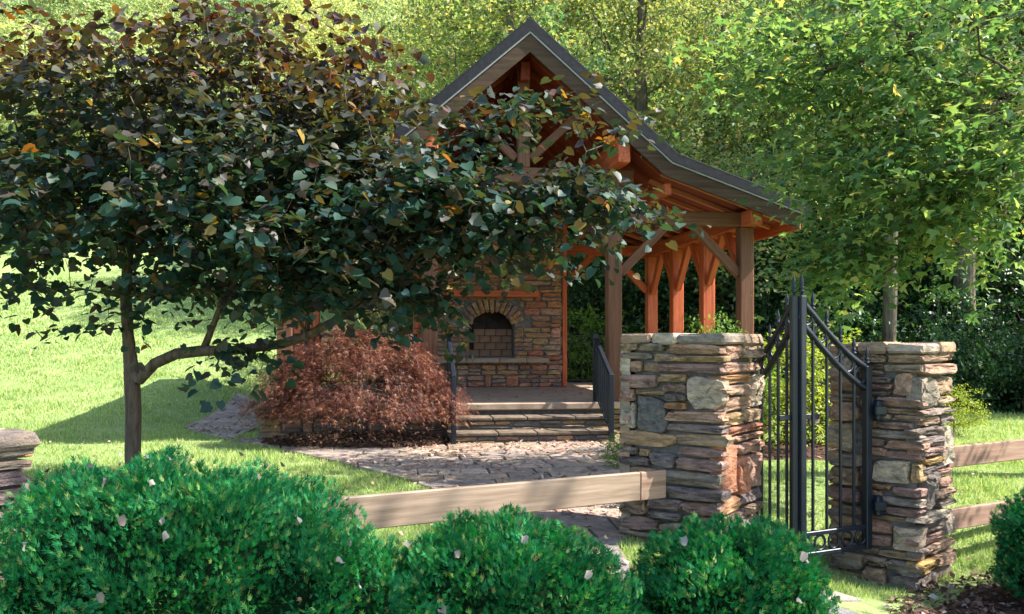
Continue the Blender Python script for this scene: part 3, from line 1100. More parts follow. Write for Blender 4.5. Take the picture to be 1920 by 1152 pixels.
L2 = [(180, 128, 285, 165, 'b'), (285, 128, 426, 165, 'b'), (180, 166, 274, 192, 'd'), (275, 166, 405, 202, 'g'), (180, 194, 272, 216, 'm'), (180, 218, 304, 246, 'd'), (305, 204, 384, 298, 'p'), (180, 248, 304, 274, 'm'),
      (180, 276, 292, 300, 'd'), (240, 298, 394, 343, 'm'), (180, 302, 238, 345, 'b'), (218, 345, 396, 370, 'b'), (180, 370, 300, 398, 'g'), (300, 371, 416, 398, 'b'), (250, 399, 380, 432, 'm'), (180, 400, 250, 432, 'b'), (180, 433, 392, 470, 'g'),
      (185, 472, 275, 506, 'm'), (272, 474, 438, 512, 'p'), (184, 508, 285, 548, 'p'), (285, 514, 412, 552, 'm'), (230, 554, 368, 656, 'w'), (182, 585, 230, 654, 'm'), (182, 656, 300, 680, 'o'), (300, 658, 416, 698, 'm'), (265, 700, 394, 738, 'g'),
      (192, 682, 264, 724, 'b'), (275, 740, 412, 778, 'm'), (185, 726, 264, 776, 'g'), (188, 780, 392, 804, 'b'), (188, 806, 304, 860, 'p'), (304, 812, 408, 916, 'w'), (188, 862, 302, 912, 'm'), (180, 918, 250, 950, 'g'), (250, 918, 396, 952, 'b'), (196, 954, 282, 996, 'g'),
      (284, 954, 402, 1012, 'g'), (90, 950, 194, 1032, 'g'), (185, 1000, 284, 1080, 'b'), (285, 1014, 404, 1080, 'g'), (80, 905, 178, 948, 'm'), (76, 126, 178, 212, 'w'), (78, 214, 178, 290, 'b'), (78, 294, 178, 328, 'g'), (78, 330, 178, 412, 'b'), (80, 414, 150, 542, 'w'),
      (78, 545, 180, 602, 'g'), (78, 604, 180, 680, 'b'), (78, 684, 180, 752, 'm'), (78, 754, 182, 804, 'g'), (78, 806, 184, 902, 'b'), (90, 1034, 184, 1090, 'b')]
R2 = [(412, 125, 504, 162, 'b'), (405, 166, 514, 216, 'p'), (400, 220, 460, 346, 'g'), (462, 222, 514, 302, 'b'), (460, 304, 510, 340, 'b'), (404, 348, 510, 378, 'g'), (414, 380, 472, 416, 'b'), (474, 380, 512, 424, 'd'), (396, 418, 480, 456, 'd'), (400, 458, 482, 500, 'd'),
      (484, 428, 512, 600, 'w'), (404, 502, 482, 542, 'm'), (414, 544, 482, 576, 'y'), (405, 578, 484, 606, 'd'), (418, 608, 462, 762, 'd'), (464, 608, 516, 642, 'p'), (466, 644, 516, 682, 'p'), (462, 686, 522, 732, 'b'), (464, 734, 514, 764, 'd'), (402, 766, 504, 802, 'g'), (402, 804, 492, 856, 'd'),
      (492, 806, 514, 890, 'w'), (400, 858, 490, 898, 'm'), (436, 902, 514, 946, 'b'), (400, 900, 436, 944, 'd'), (398, 948, 452, 1004, 'y'), (454, 948, 518, 1004, 'b'), (398, 1006, 518, 1080, 'd')]
pillar('shaded stone gate pillar right of the iron gate, hinges on its left', (2.916, 6.48), math.radians(44), .632, 1.37, -.58,
       [((a - 74) / 334, (c - 74) / 334, b, d, k) for a, b, c, d, k in L2], [((a - 404) / 112, (c - 404) / 112, b, d, k) for a, b, c, d, k in R2],
       lambda y: 1.292 - (y - 125) / 955 * 1.728, 'stone pillars along the fence')
pillar('low stone pier with broad flat courses at the left edge of the picture, beside the big clipped shrub', (-2.65, 3.97), math.radians(35), .54, .945, -.5, [], [], lambda y: 0, 'stone pillars along the fence', (.07, .10), (.26, .5), 'gugdb')


# ------------------------------------------------------------------ wooden rails
def fence(label, base, boards, posts):
    R = empty('wooden_fence', base)
    tag(R, label, 'fence')
    b0 = Vector(base)
    for p0, p1, h, m in boards:
        beam('rail', Vector(p0) - b0, Vector(p1) - b0, .042, h, m, R, .006)
    for p, h in posts:
        z = gzf(p[0], p[1])
        beam('fence_post', Vector((p[0], p[1], z - .2)) - b0, Vector((p[0], p[1], z + h)) - b0, .13, .13, 'wood_rail', R, .01)


fence('pale weathered board rail from the near gate pillar to the left, behind the clipped shrubs', (1.05, 6.2, 0),
      [((1.045, 6.215, .405), (.852, 6.088, .409), .19, 'wood_rail_red'), ((.850, 6.087, .409), (-1.98, 4.27, .457), .19, 'wood_rail'),
       ], [])
fence('two reddish weathered rails running right from the shaded gate pillar across the lawn', (3.35, 6.98, 0),
      [((3.34, 6.97, .487), (5.72, 8.25, .509), .162, 'wood_rail_red'), ((3.34, 6.97, .005), (5.72, 8.25, .023), .162, 'wood_rail_red'),
       ((5.73, 8.255, .509), (9.3, 10.2, .536), .162, 'wood_rail_red'), ((5.73, 8.255, .023), (9.3, 10.2, .05), .162, 'wood_rail_red')], [((5.70, 8.34), .9), ((9.2, 10.25), .9)])


# ------------------------------------------------------------------ iron gate, two leaves
def ring_mesh(r, t, name='ring'):
    V, F = [], []
    n, m = 16, 5
    for i in range(n):
        a = 2 * PI * i / n
        for k in range(m):
            b = 2 * PI * k / m
            rr = r + t * math.cos(b)
            V.append((rr * math.cos(a), t * math.sin(b), rr * math.sin(a)))
    for i in range(n):
        for k in range(m):
            F.append((i * m + k, ((i + 1) % n) * m + k, ((i + 1) % n) * m + (k + 1) % m, i * m + (k + 1) % m))
    return mesh_np(name, V, F)


RING_S, RING_L = ring_mesh(.048, .010), ring_mesh(.058, .010)


def finial_mesh():
    prof = [(.009, 0), (.009, .02), (.020, .028), (.020, .038), (.009, .045), (.018, .055), (.018, .062), (.008, .07), (.016, .09), (.011, .115), (.001, .155)]
    V, F = [], []
    m = 8
    for r, z in prof:
        for k in range(m):
            V.append((r * math.cos(2 * PI * k / m), r * math.sin(2 * PI * k / m), z))
    for i in range(len(prof) - 1):
        for k in range(m):
            F.append((i * m + k, i * m + (k + 1) % m, (i + 1) * m + (k + 1) % m, (i + 1) * m + k))
    return mesh_np('finial', V, F)


FINIAL = finial_mesh()


def gate_leaf(label, hinge, center, zb, zh, zc, latch):
    h, c = Vector((hinge[0], hinge[1], 0)), Vector((center[0], center[1], 0))
    d = c - h
    L = d.length
    R = empty('gate_leaf', (h.x, h.y, zb), math.atan2(d.y, d.x))
    tag(R, label, 'gate', 'leaves of the iron gate')
    H0, H1 = zh - zb, zc - zb

    def top(u):
        t = u / L
        s_ = t * .55 + .45 * t * t * (1.55 - .55 * t)
        return H0 + (H1 - H0) * s_

    drop = .155
    beam('stile', (0, 0, 0), (0, 0, H0 + .02), .055, .055, 'iron', R, .006)
    beam('stile', (L - .032, 0, 0), (L - .030, 0, H1 + .012), .052, .046, 'iron', R, .006)
    for dz, w in ((0, .042), (-drop, .038)):
        pts = [(u, top(u) + dz) for u in np.linspace(.028, L - .058, 11)]
        V, F = [], []
        for u, z in pts:
            for y, q in ((-w / 2, -.019), (w / 2, -.019), (w / 2, .019), (-w / 2, .019)):
                V.append((u, y, z + q))
        for i in range(10):
            for k in range(4):
                F.append((i * 4 + k, i * 4 + (k + 1) % 4, i * 4 + 4 + (k + 1) % 4, i * 4 + 4 + k))
        link('top_rail', mesh_np('top_rail', V, F), 'iron', R)
    for z in (.02, .165):
        beam('bottom_rail', (.028, 0, z), (L - .058, 0, z), .034, .032, 'iron', R, .004)
    n = 4
    us = [L * (k + 1) / (n + 1) for k in range(n)]
    for u in us:
        beam('bar', (u, 0, .18), (u, 0, top(u) - drop - .015), .019, .019, 'iron', R, .003)
        beam('bar', (u, 0, top(u) - drop + .015), (u, 0, top(u) - .015), .019, .019, 'iron', R, .003)
        o = link('finial', FINIAL, 'iron', R)
        o.location = (u, 0, top(u) + .012)
    for u in (0, L - .03):
        o = link('finial', FINIAL, 'iron', R)
        o.location = (u, 0, (H0 if u == 0 else H1) + .01)
    for k in range(n + 1):
        u = L * (k + .5) / (n + 1)
        o = link('ring', RING_L, 'iron', R)
        o.location = (u, 0, top(u) - drop / 2)
        o = link('ring', RING_S, 'iron', R)
        o.location = (u, 0, .0925)
        o.scale = (1.05, 1, 1.12)
    for z in (.32, H0 * .77):
        beam('hinge', (-.055, .05, z - .075), (-.055, .05, z + .075), .06, .06, 'iron', R, .012)
        beam('hinge', (-.105, .055, z), (-.02, .03, z), .10, .07, 'iron', R, .008)
    if latch:
        beam('latch', (L + .14, -.045, .985), (L - .24, -.045, .985), .018, .040, 'iron', R, .005)
        b = beam('latch_block', (L - .25, -.062, .965), (L - .15, -.062, .965), .03, .075, 'wood_rail', R, .008)
    return R


gate_leaf('right leaf of the black iron gate, hung on the shaded stone pillar, with the latch', (2.60, 6.64), (2.005, 6.34), -.14, 1.18, 1.688, True)
gate_leaf('left leaf of the black iron gate, swung edge-on beside the sunlit stone pillar', (1.875, 7.02), (1.985, 6.34), -.14, 1.18, 1.688, False)


# ------------------------------------------------------------------ paving and beds in front
def slab_poly(parent, pts, t, col):
    cx = sum(p[0] for p in pts) / len(pts)
    cy = sum(p[1] for p in pts) / len(pts)
    z0 = gzf(cx, cy)
    n = len(pts)
    dz = [gzf(x, y) - z0 for x, y in pts]
    t = t * .7
    V = [(x - cx, y - cy, e - .08) for (x, y), e in zip(pts, dz)] + [(x - cx, y - cy, e + t - .010) for (x, y), e in zip(pts, dz)] + [((x - cx) * .96, (y - cy) * .96, e * .96 + t) for (x, y), e in zip(pts, dz)]
    F = [(r * n + k, r * n + (k + 1) % n, (r + 1) * n + (k + 1) % n, (r + 1) * n + k) for r in range(2) for k in range(n)] + [tuple(range(2 * n, 3 * n))]
    me = bpy.data.meshes.new('flagstone')
    me.from_pydata(V, [], F)
    o = link('flagstone', me, 'flag', parent)
    o.location = (cx, cy, z0)
    o.color = jit(col, .1)
    return o


wk = empty('walkway', (2.1, 5.6, gzf(2.1, 5.6)))
tag(wk, 'flagstone walkway leading out through the gate', 'walkway', kind='structure')
for pts, t in (([(1.55, 5.45), (1.95, 5.75), (2.22, 5.60), (2.30, 5.30), (1.7, 5.0)], .05), ([(2.25, 5.58), (2.52, 5.68), (2.70, 5.50), (2.36, 5.28)], .035),
               ([(1.2, 5.55), (1.50, 5.9), (1.90, 5.80), (1.52, 5.5)], .045), ([(2.3, 5.25), (2.66, 5.44), (2.9, 5.1), (2.4, 4.8)], .03), ([(1.6, 4.9), (2.24, 5.24), (2.3, 4.7), (1.7, 4.3)], .045),
               ([(1.5, 5.98), (2.0, 6.3), (2.35, 6.1), (1.95, 5.82)], .03)):
    o = slab_poly(wk, pts, t, random.choice([(.20, .20, .19), (.24, .22, .20), (.17, .175, .18)]))
    o.location = o.location - Vector((2.1, 5.6, gzf(2.1, 5.6)))

LACE_C = Vector((-2.02, 11.88, 0))


def bed(name, cx, cy, rx, ry, hgt, label, lift=.02):
    V, F = [], []
    nr, na = 8, 36
    for i in range(nr + 1):
        for k in range(na):
            a = 2 * PI * k / na
            w = 1 + .10 * math.sin(3 * a + cx) + .06 * math.sin(7 * a + cy)
            q = i / nr
            x, y = cx + rx * w * q * math.cos(a), cy + ry * w * q * math.sin(a)
            z = gzf(x, y) + lift + hgt * (1 - q ** 2) + random.uniform(-.008, .012) * (1 if i < nr else 0)
            if i == nr: z = gzf(x, y) - .03
            V.append((x, y, z))
    for i in range(nr):
        for k in range(na):
            F.append((i * na + k, i * na + (k + 1) % na, (i + 1) * na + (k + 1) % na, (i + 1) * na + k))
    o = link(name, mesh_np(name, V, F), 'mulch', None, True)
    tag(o, label, 'bed', kind='structure')
    return lambda x, y: ((x - cx) / rx) ** 2 + ((y - cy) / ry) ** 2 < 1.0


beds = [bed('mulch_bed', LACE_C.x, LACE_C.y, 1.24, .58, .10, 'dark mulch bed under the red laceleaf shrub', .05),
        bed('mulch_bed', 4.2, 5.55, 1.8, 1.4, .02, 'bark mulch bed strewn with leaves in the right foreground', .012),
        bed('mulch_bed', 3.6, 11.2, 1.35, .95, .06, 'dark mulch bed under the golden shrub beyond the gate', .02)]


def litter(name, n, fn, mat, size, label, lift=.02, flat=.35):
    P = fn(n)
    k = len(P)
    Y = np.column_stack([rnd(k)[:, :2], rng.normal(0, flat, k)])
    Z = np.column_stack([rng.normal(0, flat, (k, 2)), np.ones(k)])
    V, F = cloud(RHOMB, P + [0, 0, lift], Y, Z, rng.uniform(size[0], size[1], k))
    o = link(name, mesh_np(name, V, F), mat)
    tag(o, label, kind='stuff')
    return o


def on_patio(n):
    x = rng.uniform(-6, 2, n * 3)
    y = rng.uniform(5, 16, n * 3)
    clump = np.array([noise.noise((a * .9, b * .9, 3.3)) for a, b in zip(x, y)])
    ok = inside(PATIO, x, y) & (rng.random(n * 3) < np.clip(.40 + clump * 1.1, .03, 1))
    x, y = x[ok][:n], y[ok][:n]
    return np.column_stack([x, y, gz(x, y) + .02])


litter('fallen_leaves', 5200, on_patio, 'dead', (.03, .075), 'brown fallen leaves scattered over the flagstone patio', .022)


def on_floor(n):
    x = rng.uniform(-3.4, 3.4, n)
    y = rng.uniform(-.1, 3.8, n)
    return np.array([tuple(pav(a, b, .5)) for a, b in zip(x, y)])


litter('fallen_leaves', 420, on_floor, 'dead', (.03, .06), 'brown fallen leaves on the pavilion floor', .008, .2)


def on_bed(n):
    x = rng.uniform(2.2, 6.2, n)
    y = rng.uniform(4.0, 7.1, n)
    ok = beds[1](x, y)
    return np.column_stack([x[ok], y[ok], gz(x[ok], y[ok]) + .02])


litter('mulch_chips', 7000, on_bed, 'chip', (.025, .07), 'shredded bark chips on the right foreground bed', .015, .5)
litter('fallen_leaves', 420, on_bed, 'dead_pale', (.03, .07), 'pale fallen leaves on the right foreground bed', .025, .4)


def on_lace(n):
    a = rng.uniform(0, 2 * PI, n)
    q = np.sqrt(rng.random(n))
    x, y = LACE_C.x + 1.22 * q * np.cos(a), LACE_C.y + .57 * q * np.sin(a)
    return np.column_stack([x, y, gz(x, y) + .05 + .10 * (1 - q ** 2)])


litter('mulch_chips', 4500, on_lace, 'chip', (.025, .065), 'bark chips and dark leaves under the red laceleaf shrub', .015, .5)


def on_lawn(n):
    D = 6 * (22 / 6) ** rng.random(n)
    x = rng.uniform(-.6, .6, n) * D
    ok = ~inside(PATIO, x, D) & ((D < 12) | (x < -4.5) | (x > 4.5))
    return np.column_stack([x[ok], D[ok], gz(x[ok], D[ok]) + .03])


litter('fallen_leaves', 700, on_lawn, 'dead', (.03, .07), 'scattered brown leaves lying on the lawn', .02, .4)


# ------------------------------------------------------------------ grass
def build_grass():
    n = 430000
    D = 5.2 * (30 / 5.2) ** rng.random(n)
    x = rng.uniform(-.62, .64, n) * D
    ok = ~inside(PATIO, x, D)
    for b in beds:
        ok &= ~b(x, D)
    c, s = math.cos(PAV_A), math.sin(PAV_A)
    lx = (x - PAV_O.x) * c + (D - PAV_O.y) * s
    ly = -(x - PAV_O.x) * s + (D - PAV_O.y) * c
    ok &= ~((abs(lx) < 3.72) & (ly > -.2) & (ly < 5.6))
    ok &= ~((x > -2.5) & (D > 16.5))
    ok &= ~((x > 1.0) & (x < 3.0) & (D < 6.2))
    x, D = x[ok], D[ok]
    k = len(x)
    P = np.column_stack([x, D, gz(x, D) - .005])
    Y = np.column_stack([rng.normal(0, .45, (k, 2)), np.ones(k)])
    Z = np.column_stack([rnd(k)[:, :2], rng.normal(0, .1, k)])
    size = rng.uniform(.035, .075, k) * np.clip(.8 + D * .02, 1, 1.3)
    cl = np.sin(x * 2.3 + np.sin(D * 1.7) * 1.5) * np.sin(D * 2.1 + np.sin(x * 1.3) * 2) + .6 * np.sin(x * 7.1 + D * 3) * np.sin(D * 6.3 - x * 2)
    size = size * np.clip(1.0 + .38 * cl, .5, 1.6)
    wide = np.clip(D / 9, 1.0, 3.0)
    tv, tf = BLADE
    V, F = cloud(BLADE, P, Y, Z, size)
    V = V.reshape(-1, 3, 3)
    mid = (V[:, 0] + V[:, 1]) / 2
    for q in (0, 1):
        V[:, q] = mid + (V[:, q] - mid) * wide[:, None]
    o = link('grass', mesh_np('grass', V.reshape(-1, 3), F), 'grass')
    tag(o, 'short mown grass of the lawn', 'grass', kind='stuff')


build_grass()


# ------------------------------------------------------------------ trees
def grow(nodes, par, targets, step=.28, bias=.22, sag=.10):
    """a branch from the nearest limb to every target; nodes/par start as the trunk"""
    cap = len(nodes) + len(targets) * 40
    P = np.zeros((cap, 3))
    PL = np.zeros(cap)
    PAR = np.full(cap, -1)
    k = len(nodes)
    P[:k] = nodes
    PAR[:k] = par
    for i in range(k):
        if par[i] >= 0:
            PL[i] = PL[par[i]] + np.linalg.norm(P[i] - P[par[i]])
    base = k
    start = max(1, int(k * .0))
    ctr = P[base - 1]
    order = np.argsort(np.min(np.linalg.norm(targets[:, None] - P[None, 1:base], axis=2), axis=1) + rng.random(len(targets)) * .3)
    ends, dirs = [], []
    for t in order:
        q = targets[t]
        d = np.linalg.norm(P[1:k] - q, axis=1)
        low = np.maximum(P[1:k, 2] - q[2], 0)
        j = 1 + int(np.argmin(d + bias * PL[1:k] + .3 * low))
        v = q - P[j]
        L = np.linalg.norm(v)
        m = max(1, int(math.ceil(L / step)))
        prev = j
        wob = rng.normal(0, .045, (m, 3)) * min(1, L)
        for i in range(1, m + 1):
            f = i / m
            pt = P[j] + v * f + np.array([0, 0, sag * L * math.sin(PI * f)]) + (wob[i - 1] if i < m else 0)
            P[k] = pt
            PAR[k] = prev
            PL[k] = PL[prev] + np.linalg.norm(pt - P[prev])
            prev = k
            k += 1
        ends.append(prev)
    P, PAR = P[:k], PAR[:k]
    ends = np.array(ends)
    dirs = unit(P[ends] - P[PAR[ends]])
    return P, PAR, ends, dirs


def limb_mesh(name, P, PAR, r_tip, r_root, fixed=None):
    k = len(P)
    cnt = np.zeros(k)
    has = np.zeros(k, bool)
    for i in range(k):
        if PAR[i] >= 0:
            has[PAR[i]] = True
    cnt[~has] = 1
    for i in range(k - 1, 0, -1):
        if PAR[i] >= 0:
            cnt[PAR[i]] += cnt[i]
    p = math.log(r_root / r_tip) / math.log(max(cnt[0], 2))
    R = r_tip * cnt ** p
    if fixed is not None:
        for i, r in fixed.items():
            R[i] = max(R[i], r)
    V, F = [], []
    b = 0
    for i in range(1, k):
        j = PAR[i]
        if j < 0:
            continue
        ra, rb = min(R[j], R[i] * 1.35), R[i]
        n = 10 if rb > .03 else (5 if rb > .012 else 3)
        a = P[i] - P[j]
        L = np.linalg.norm(a)
        if L < 1e-5:
            continue
        a = a / L
        ref = np.array([0.31, .95, 0.05]) if abs(a[1]) < .8 else np.array([1.0, 0, 0.1])
        u = np.cross(a, ref)
        u /= np.linalg.norm(u)
        w = np.cross(a, u)
        th = np.arange(n) * 2 * PI / n
        ring = np.cos(th)[:, None] * u + np.sin(th)[:, None] * w
        V.append(P[j] - a * ra * .3 + ring * ra)
        V.append(P[i] + a * rb * .15 + ring * rb)
        for q in range(n):
            q2 = (q + 1) % n
            F.append((b + q, b + q2, b + n + q2, b + n + q))
        b += 2 * n
    me = mesh_np(name, np.concatenate(V), np.array(F))
    me.polygons.foreach_set('use_smooth', [True] * len(me.polygons))
    return me


def twig_leaves(ends, dirs, n, L, spread, size, droop=.35, updown=.55, axis_jit=.5):
    """leaves set left and right along each twig"""
    m = len(ends)
    d = unit(dirs * [1, 1, .55] + rng.normal(0, .25, (m, 3)))
    up = np.tile([0, 0, 1.0], (m, 1))
    side = unit(np.cross(d, up))
    f = np.linspace(-.25, 1, n)
    sg = np.where(np.arange(n) % 2 == 0, 1.0, -1.0)
    P = ends[:, None] + d[:, None] * (f[None, :, None] * L) + np.array([0, 0, -1.0]) * ((np.maximum(f, 0) ** 2)[None, :, None] * L * droop)
    P = P + side[:, None] * (sg[None, :, None] * spread * .25) + rng.normal(0, spread * .55, (m, n, 3)) * [1, 1, .55]
    Y = side[:, None] * sg[None, :, None] + d[:, None] * .6 + np.array([0, 0, -droop]) + rng.normal(0, axis_jit, (m, n, 3))
    Z = np.array([0, 0, 1.0]) + rng.normal(0, updown, (m, n, 3))
    P, Y, Z = P.reshape(-1, 3), Y.reshape(-1, 3), Z.reshape(-1, 3)
    return P, Y, Z, rng.uniform(size[0], size[1], len(P))


def near_leaves(tree, tmpl, P, Y, Z, S, mat, name='leaf', count=300):
    """the leaves that show largest are parts of their own; the rest is one mass"""
    px = 960 + P[:, 0] / np.maximum(P[:, 1], .1) * FPX
    py = 635 - (P[:, 2] - EYE) / np.maximum(P[:, 1], .1) * FPX
    vis = (px > 0) & (px < 1920) & (py > 0) & (py < 1152) & (P[:, 1] > .5)
    key = np.where(vis, S / np.maximum(P[:, 1], .1), -1)
    top = np.argsort(-key)[:count]
    me = mesh_np(name, tmpl[0], tmpl[1])
    Yn = unit(Y)
    Zn = unit(Z - Yn * np.sum(Z * Yn, axis=1, keepdims=True))
    Xn = np.cross(Yn, Zn)
    base = np.array(tree.location)
    for i in top:
        o = link(name, me, mat, tree)
        s = float(S[i])
        m = Matrix([[Xn[i][r] * s, Yn[i][r] * s, Zn[i][r] * s, P[i][r] - base[r]] for r in range(3)] + [[0, 0, 0, 1]])
        o.matrix_local = m
    keep = np.ones(len(P), bool)
    keep[top] = False
    V, F = cloud(tmpl, P[keep] - base, Y[keep], Z[keep], S[keep])
    o = link('foliage', mesh_np('foliage', V, F), mat, tree)
    o['kind'] = 'stuff'


def blobs(lst):
    out = []
    for px, py, D, rx, ry, rd, n in lst:
        c = np.array(at(px, py, D))
        v = ball(n, .45) * [rx / FPX * D, rd, ry / FPX * D]
        out.append(c + v)
    return np.concatenate(out)


# --- the redbud in the left foreground
def build_redbud():
    base = at(250, 925, 8.2)
    R = empty('redbud_tree', base)
    tag(R, 'dark purple and green redbud tree with heart leaves and one low side limb, left foreground', 'tree')
    main = [(250, 935, 8.2), (249, 850, 8.2), (250, 770, 8.2), (247, 700, 8.2), (240, 630, 8.2), (236, 560, 8.2), (240, 480, 8.2), (246, 400, 8.2), (256, 320, 8.2), (270, 240, 8.2)]
    limb = [(262, 712, 8.17), (290, 682, 8.12), (330, 664, 8.08), (380, 658, 8.0), (430, 658, 7.95), (480, 652, 7.9), (530, 645, 7.85), (575, 630, 7.8), (620, 606, 7.75), (680, 575, 7.7), (760, 530, 7.7)]
    nodes = [np.array(at(*q)) for q in main + limb]
    par = [-1] + list(range(len(main) - 1)) + [3] + list(range(len(main), len(main) + len(limb) - 1))
    tg = blobs([(140, 190, 8.0, 230, 140, 1.3, 110), (110, 370, 7.9, 190, 130, 1.3, 140), (400, 200, 8.3, 260, 140, 1.5, 160), (430, 390, 8.0, 270, 140, 1.6, 215),
                (640, 270, 8.1, 150, 150, 1.2, 95), (640, 450, 7.8, 210, 105, 1.3, 150), (850, 370, 7.6, 180, 65, 1.0, 85), (860, 435, 7.8, 130, 45, .8, 46),
                (900, 245, 7.5, 100, 35, .5, 8), (1010, 205, 7.4, 90, 30, .4, 7), (1130, 230, 7.4, 70, 25, .3, 5), (1060, 350, 7.4, 110, 30, .6, 24), (1140, 395, 7.3, 80, 14, .3, 9), (600, 550, 7.8, 190, 35, .8, 40),
                (455, 660, 7.7, 40, 25, .3, 7), (780, 550, 7.8, 90, 32, .5, 20), (50, 70, 7.9, 110, 50, .9, 9), (420, 60, 8.4, 90, 35, .8, 11), (620, 90, 8.4, 110, 40, .8, 13), (70, 530, 8.0, 80, 20, .5, 6), (195, 605, 8.0, 35, 12, .2, 3), (985, 440, 7.8, 55, 30, .4, 9), (340, 540, 8.0, 140, 30, .8, 22)])
    P, PAR, ends, dirs = grow(nodes, par, tg, .25, .25, .06)
    fixed = {}
    for i in range(len(main)):
        fixed[i] = .068 - .0045 * i
    for k in range(len(limb)):
        fixed[len(main) + k] = .038 - .0024 * k
    me = limb_mesh('trunk', P - np.array(base), PAR, .0035, .07, fixed)
    link('trunk', me, 'bark', R)
    lp, ly, lz, ls = twig_leaves(P[ends], dirs, 20, .46, .12, (.048, .108), .45, .45, .4)
    near_leaves(R, HEART, lp, ly, lz, ls, 'redbud')


build_redbud()


# --- the big leafy maple whose boughs hang in from the right
def build_maple():
    base = Vector((6.3, 9.2, gzf(6.3, 9.2)))
    R = empty('maple_tree', base)
    tag(R, 'bright green maple with boughs hanging in from the upper right', 'tree')
    b = np.array(base)
    main = [b + [0, 0, -.1], b + [0, 0, 1.2], b + [-.03, 0, 2.4], b + [-.1, 0, 3.4], b + [-.15, .05, 4.4], b + [-.2, 0, 5.4], b + [-.2, 0, 6.4]]
    par = [-1, 0, 1, 2, 3, 4, 5]
    tg = blobs([(1580, 90, 9.3, 210, 120, 1.1, 75), (1780, 130, 8.8, 210, 170, 1.3, 140), (1700, 300, 8.7, 190, 110, 1.1, 110), (1850, 330, 8.4, 130, 120, 1.1, 70), (1590, 470, 9.4, 75, 40, .5, 24),
                (1610, 490, 9.0, 90, 45, .5, 34), (1790, 410, 8.6, 130, 45, .6, 36), (1420, 110, 9.8, 110, 80, .7, 20), (1630, 310, 9.4, 80, 70, .6, 26)])
    up = np.array([6.0, 9.0, 6.2]) + ball(70, .5) * [2.2, 1.8, 1.6]
    tg = np.concatenate([tg, up])
    P, PAR, ends, dirs = grow(main, par, tg, .3, .2, .08)
    me = limb_mesh('trunk', P - b, PAR, .0055, .17, {0: .17, 1: .15, 2: .14})
    link('trunk', me, 'bark', R)
    lp, ly, lz, ls = twig_leaves(P[ends], dirs, 22, .60, .19, (.060, .128), .45, .42, .5)
    near_leaves(R, MAPLE, lp, ly, lz, ls, 'maple')


build_maple()


# --- the red laceleaf mound by the steps
def build_lace():
    base = Vector((LACE_C.x, LACE_C.y, .12))
    R = empty('laceleaf_shrub', base)
    tag(R, 'mounded red laceleaf maple shrub in front of the pavilion left of the steps', 'shrub')
    nodes = [np.array([0, 0, -.1]), np.array([.02, 0, .22]), np.array([.05, 0, .45]), np.array([-.12, .03, .7]), np.array([.2, .0, .72]), np.array([0, .1, .9])]
    par = [-1, 0, 1, 2, 2, 2]
    n = 420
    v = unit(rnd(n))
    v[:, 2] = np.abs(v[:, 2])
    q = (.70 + .30 * rng.random(n))[:, None]
    lump = np.array([1 + .16 * noise.noise(Vector(a * 2.2)) for a in v])[:, None]
    tg = v * q * lump * [1.34, .78, 1.0] + [-.05, 0, .42]
    tg[:, 2] -= .16 * np.maximum(np.hypot(tg[:, 0] / 1.3, tg[:, 1] / .78) - .55, 0)
    P, PAR, ends, dirs = grow(nodes, par, tg, .2, .15, .18)
    link('stem', limb_mesh('stem', P, PAR, .003, .045, {0: .05, 1: .045}), 'bark', R)
    k = 70
    E = np.repeat(P[ends], k, 0)
    m = len(E)
    out = unit(E * [1, 1, .6])
    J = rng.normal(0, 1, (m, 3)) * [.10, .10, .035] - np.array([0, 0, 1.0]) * (rng.random((m, 1)) ** 2 * .12) + out * [1, 1, .3] * (rng.random((m, 1)) * .16)
    J[:, 2] -= 2.2 * (J[:, 0] ** 2 + J[:, 1] ** 2)
    Pl = E + J
    keep = Pl[:, 2] > .14 + .12 * np.sin(Pl[:, 0] * 5.0) * np.cos(Pl[:, 1] * 4) + .05 * rng.normal(size=m)
    Pl, out, m = Pl[keep], out[keep], int(keep.sum())
    Y = out * .8 + [0, 0, -.75] + rng.normal(0, .35, (m, 3))
    Z = out + [0, 0, .7] + rng.normal(0, .4, (m, 3))
    V, F = cloud(LACE, Pl, Y, Z, rng.uniform(.045, .095, m))
    o = link('foliage', mesh_np('foliage', V, F), 'lace', R)
    o['kind'] = 'stuff'


build_lace()


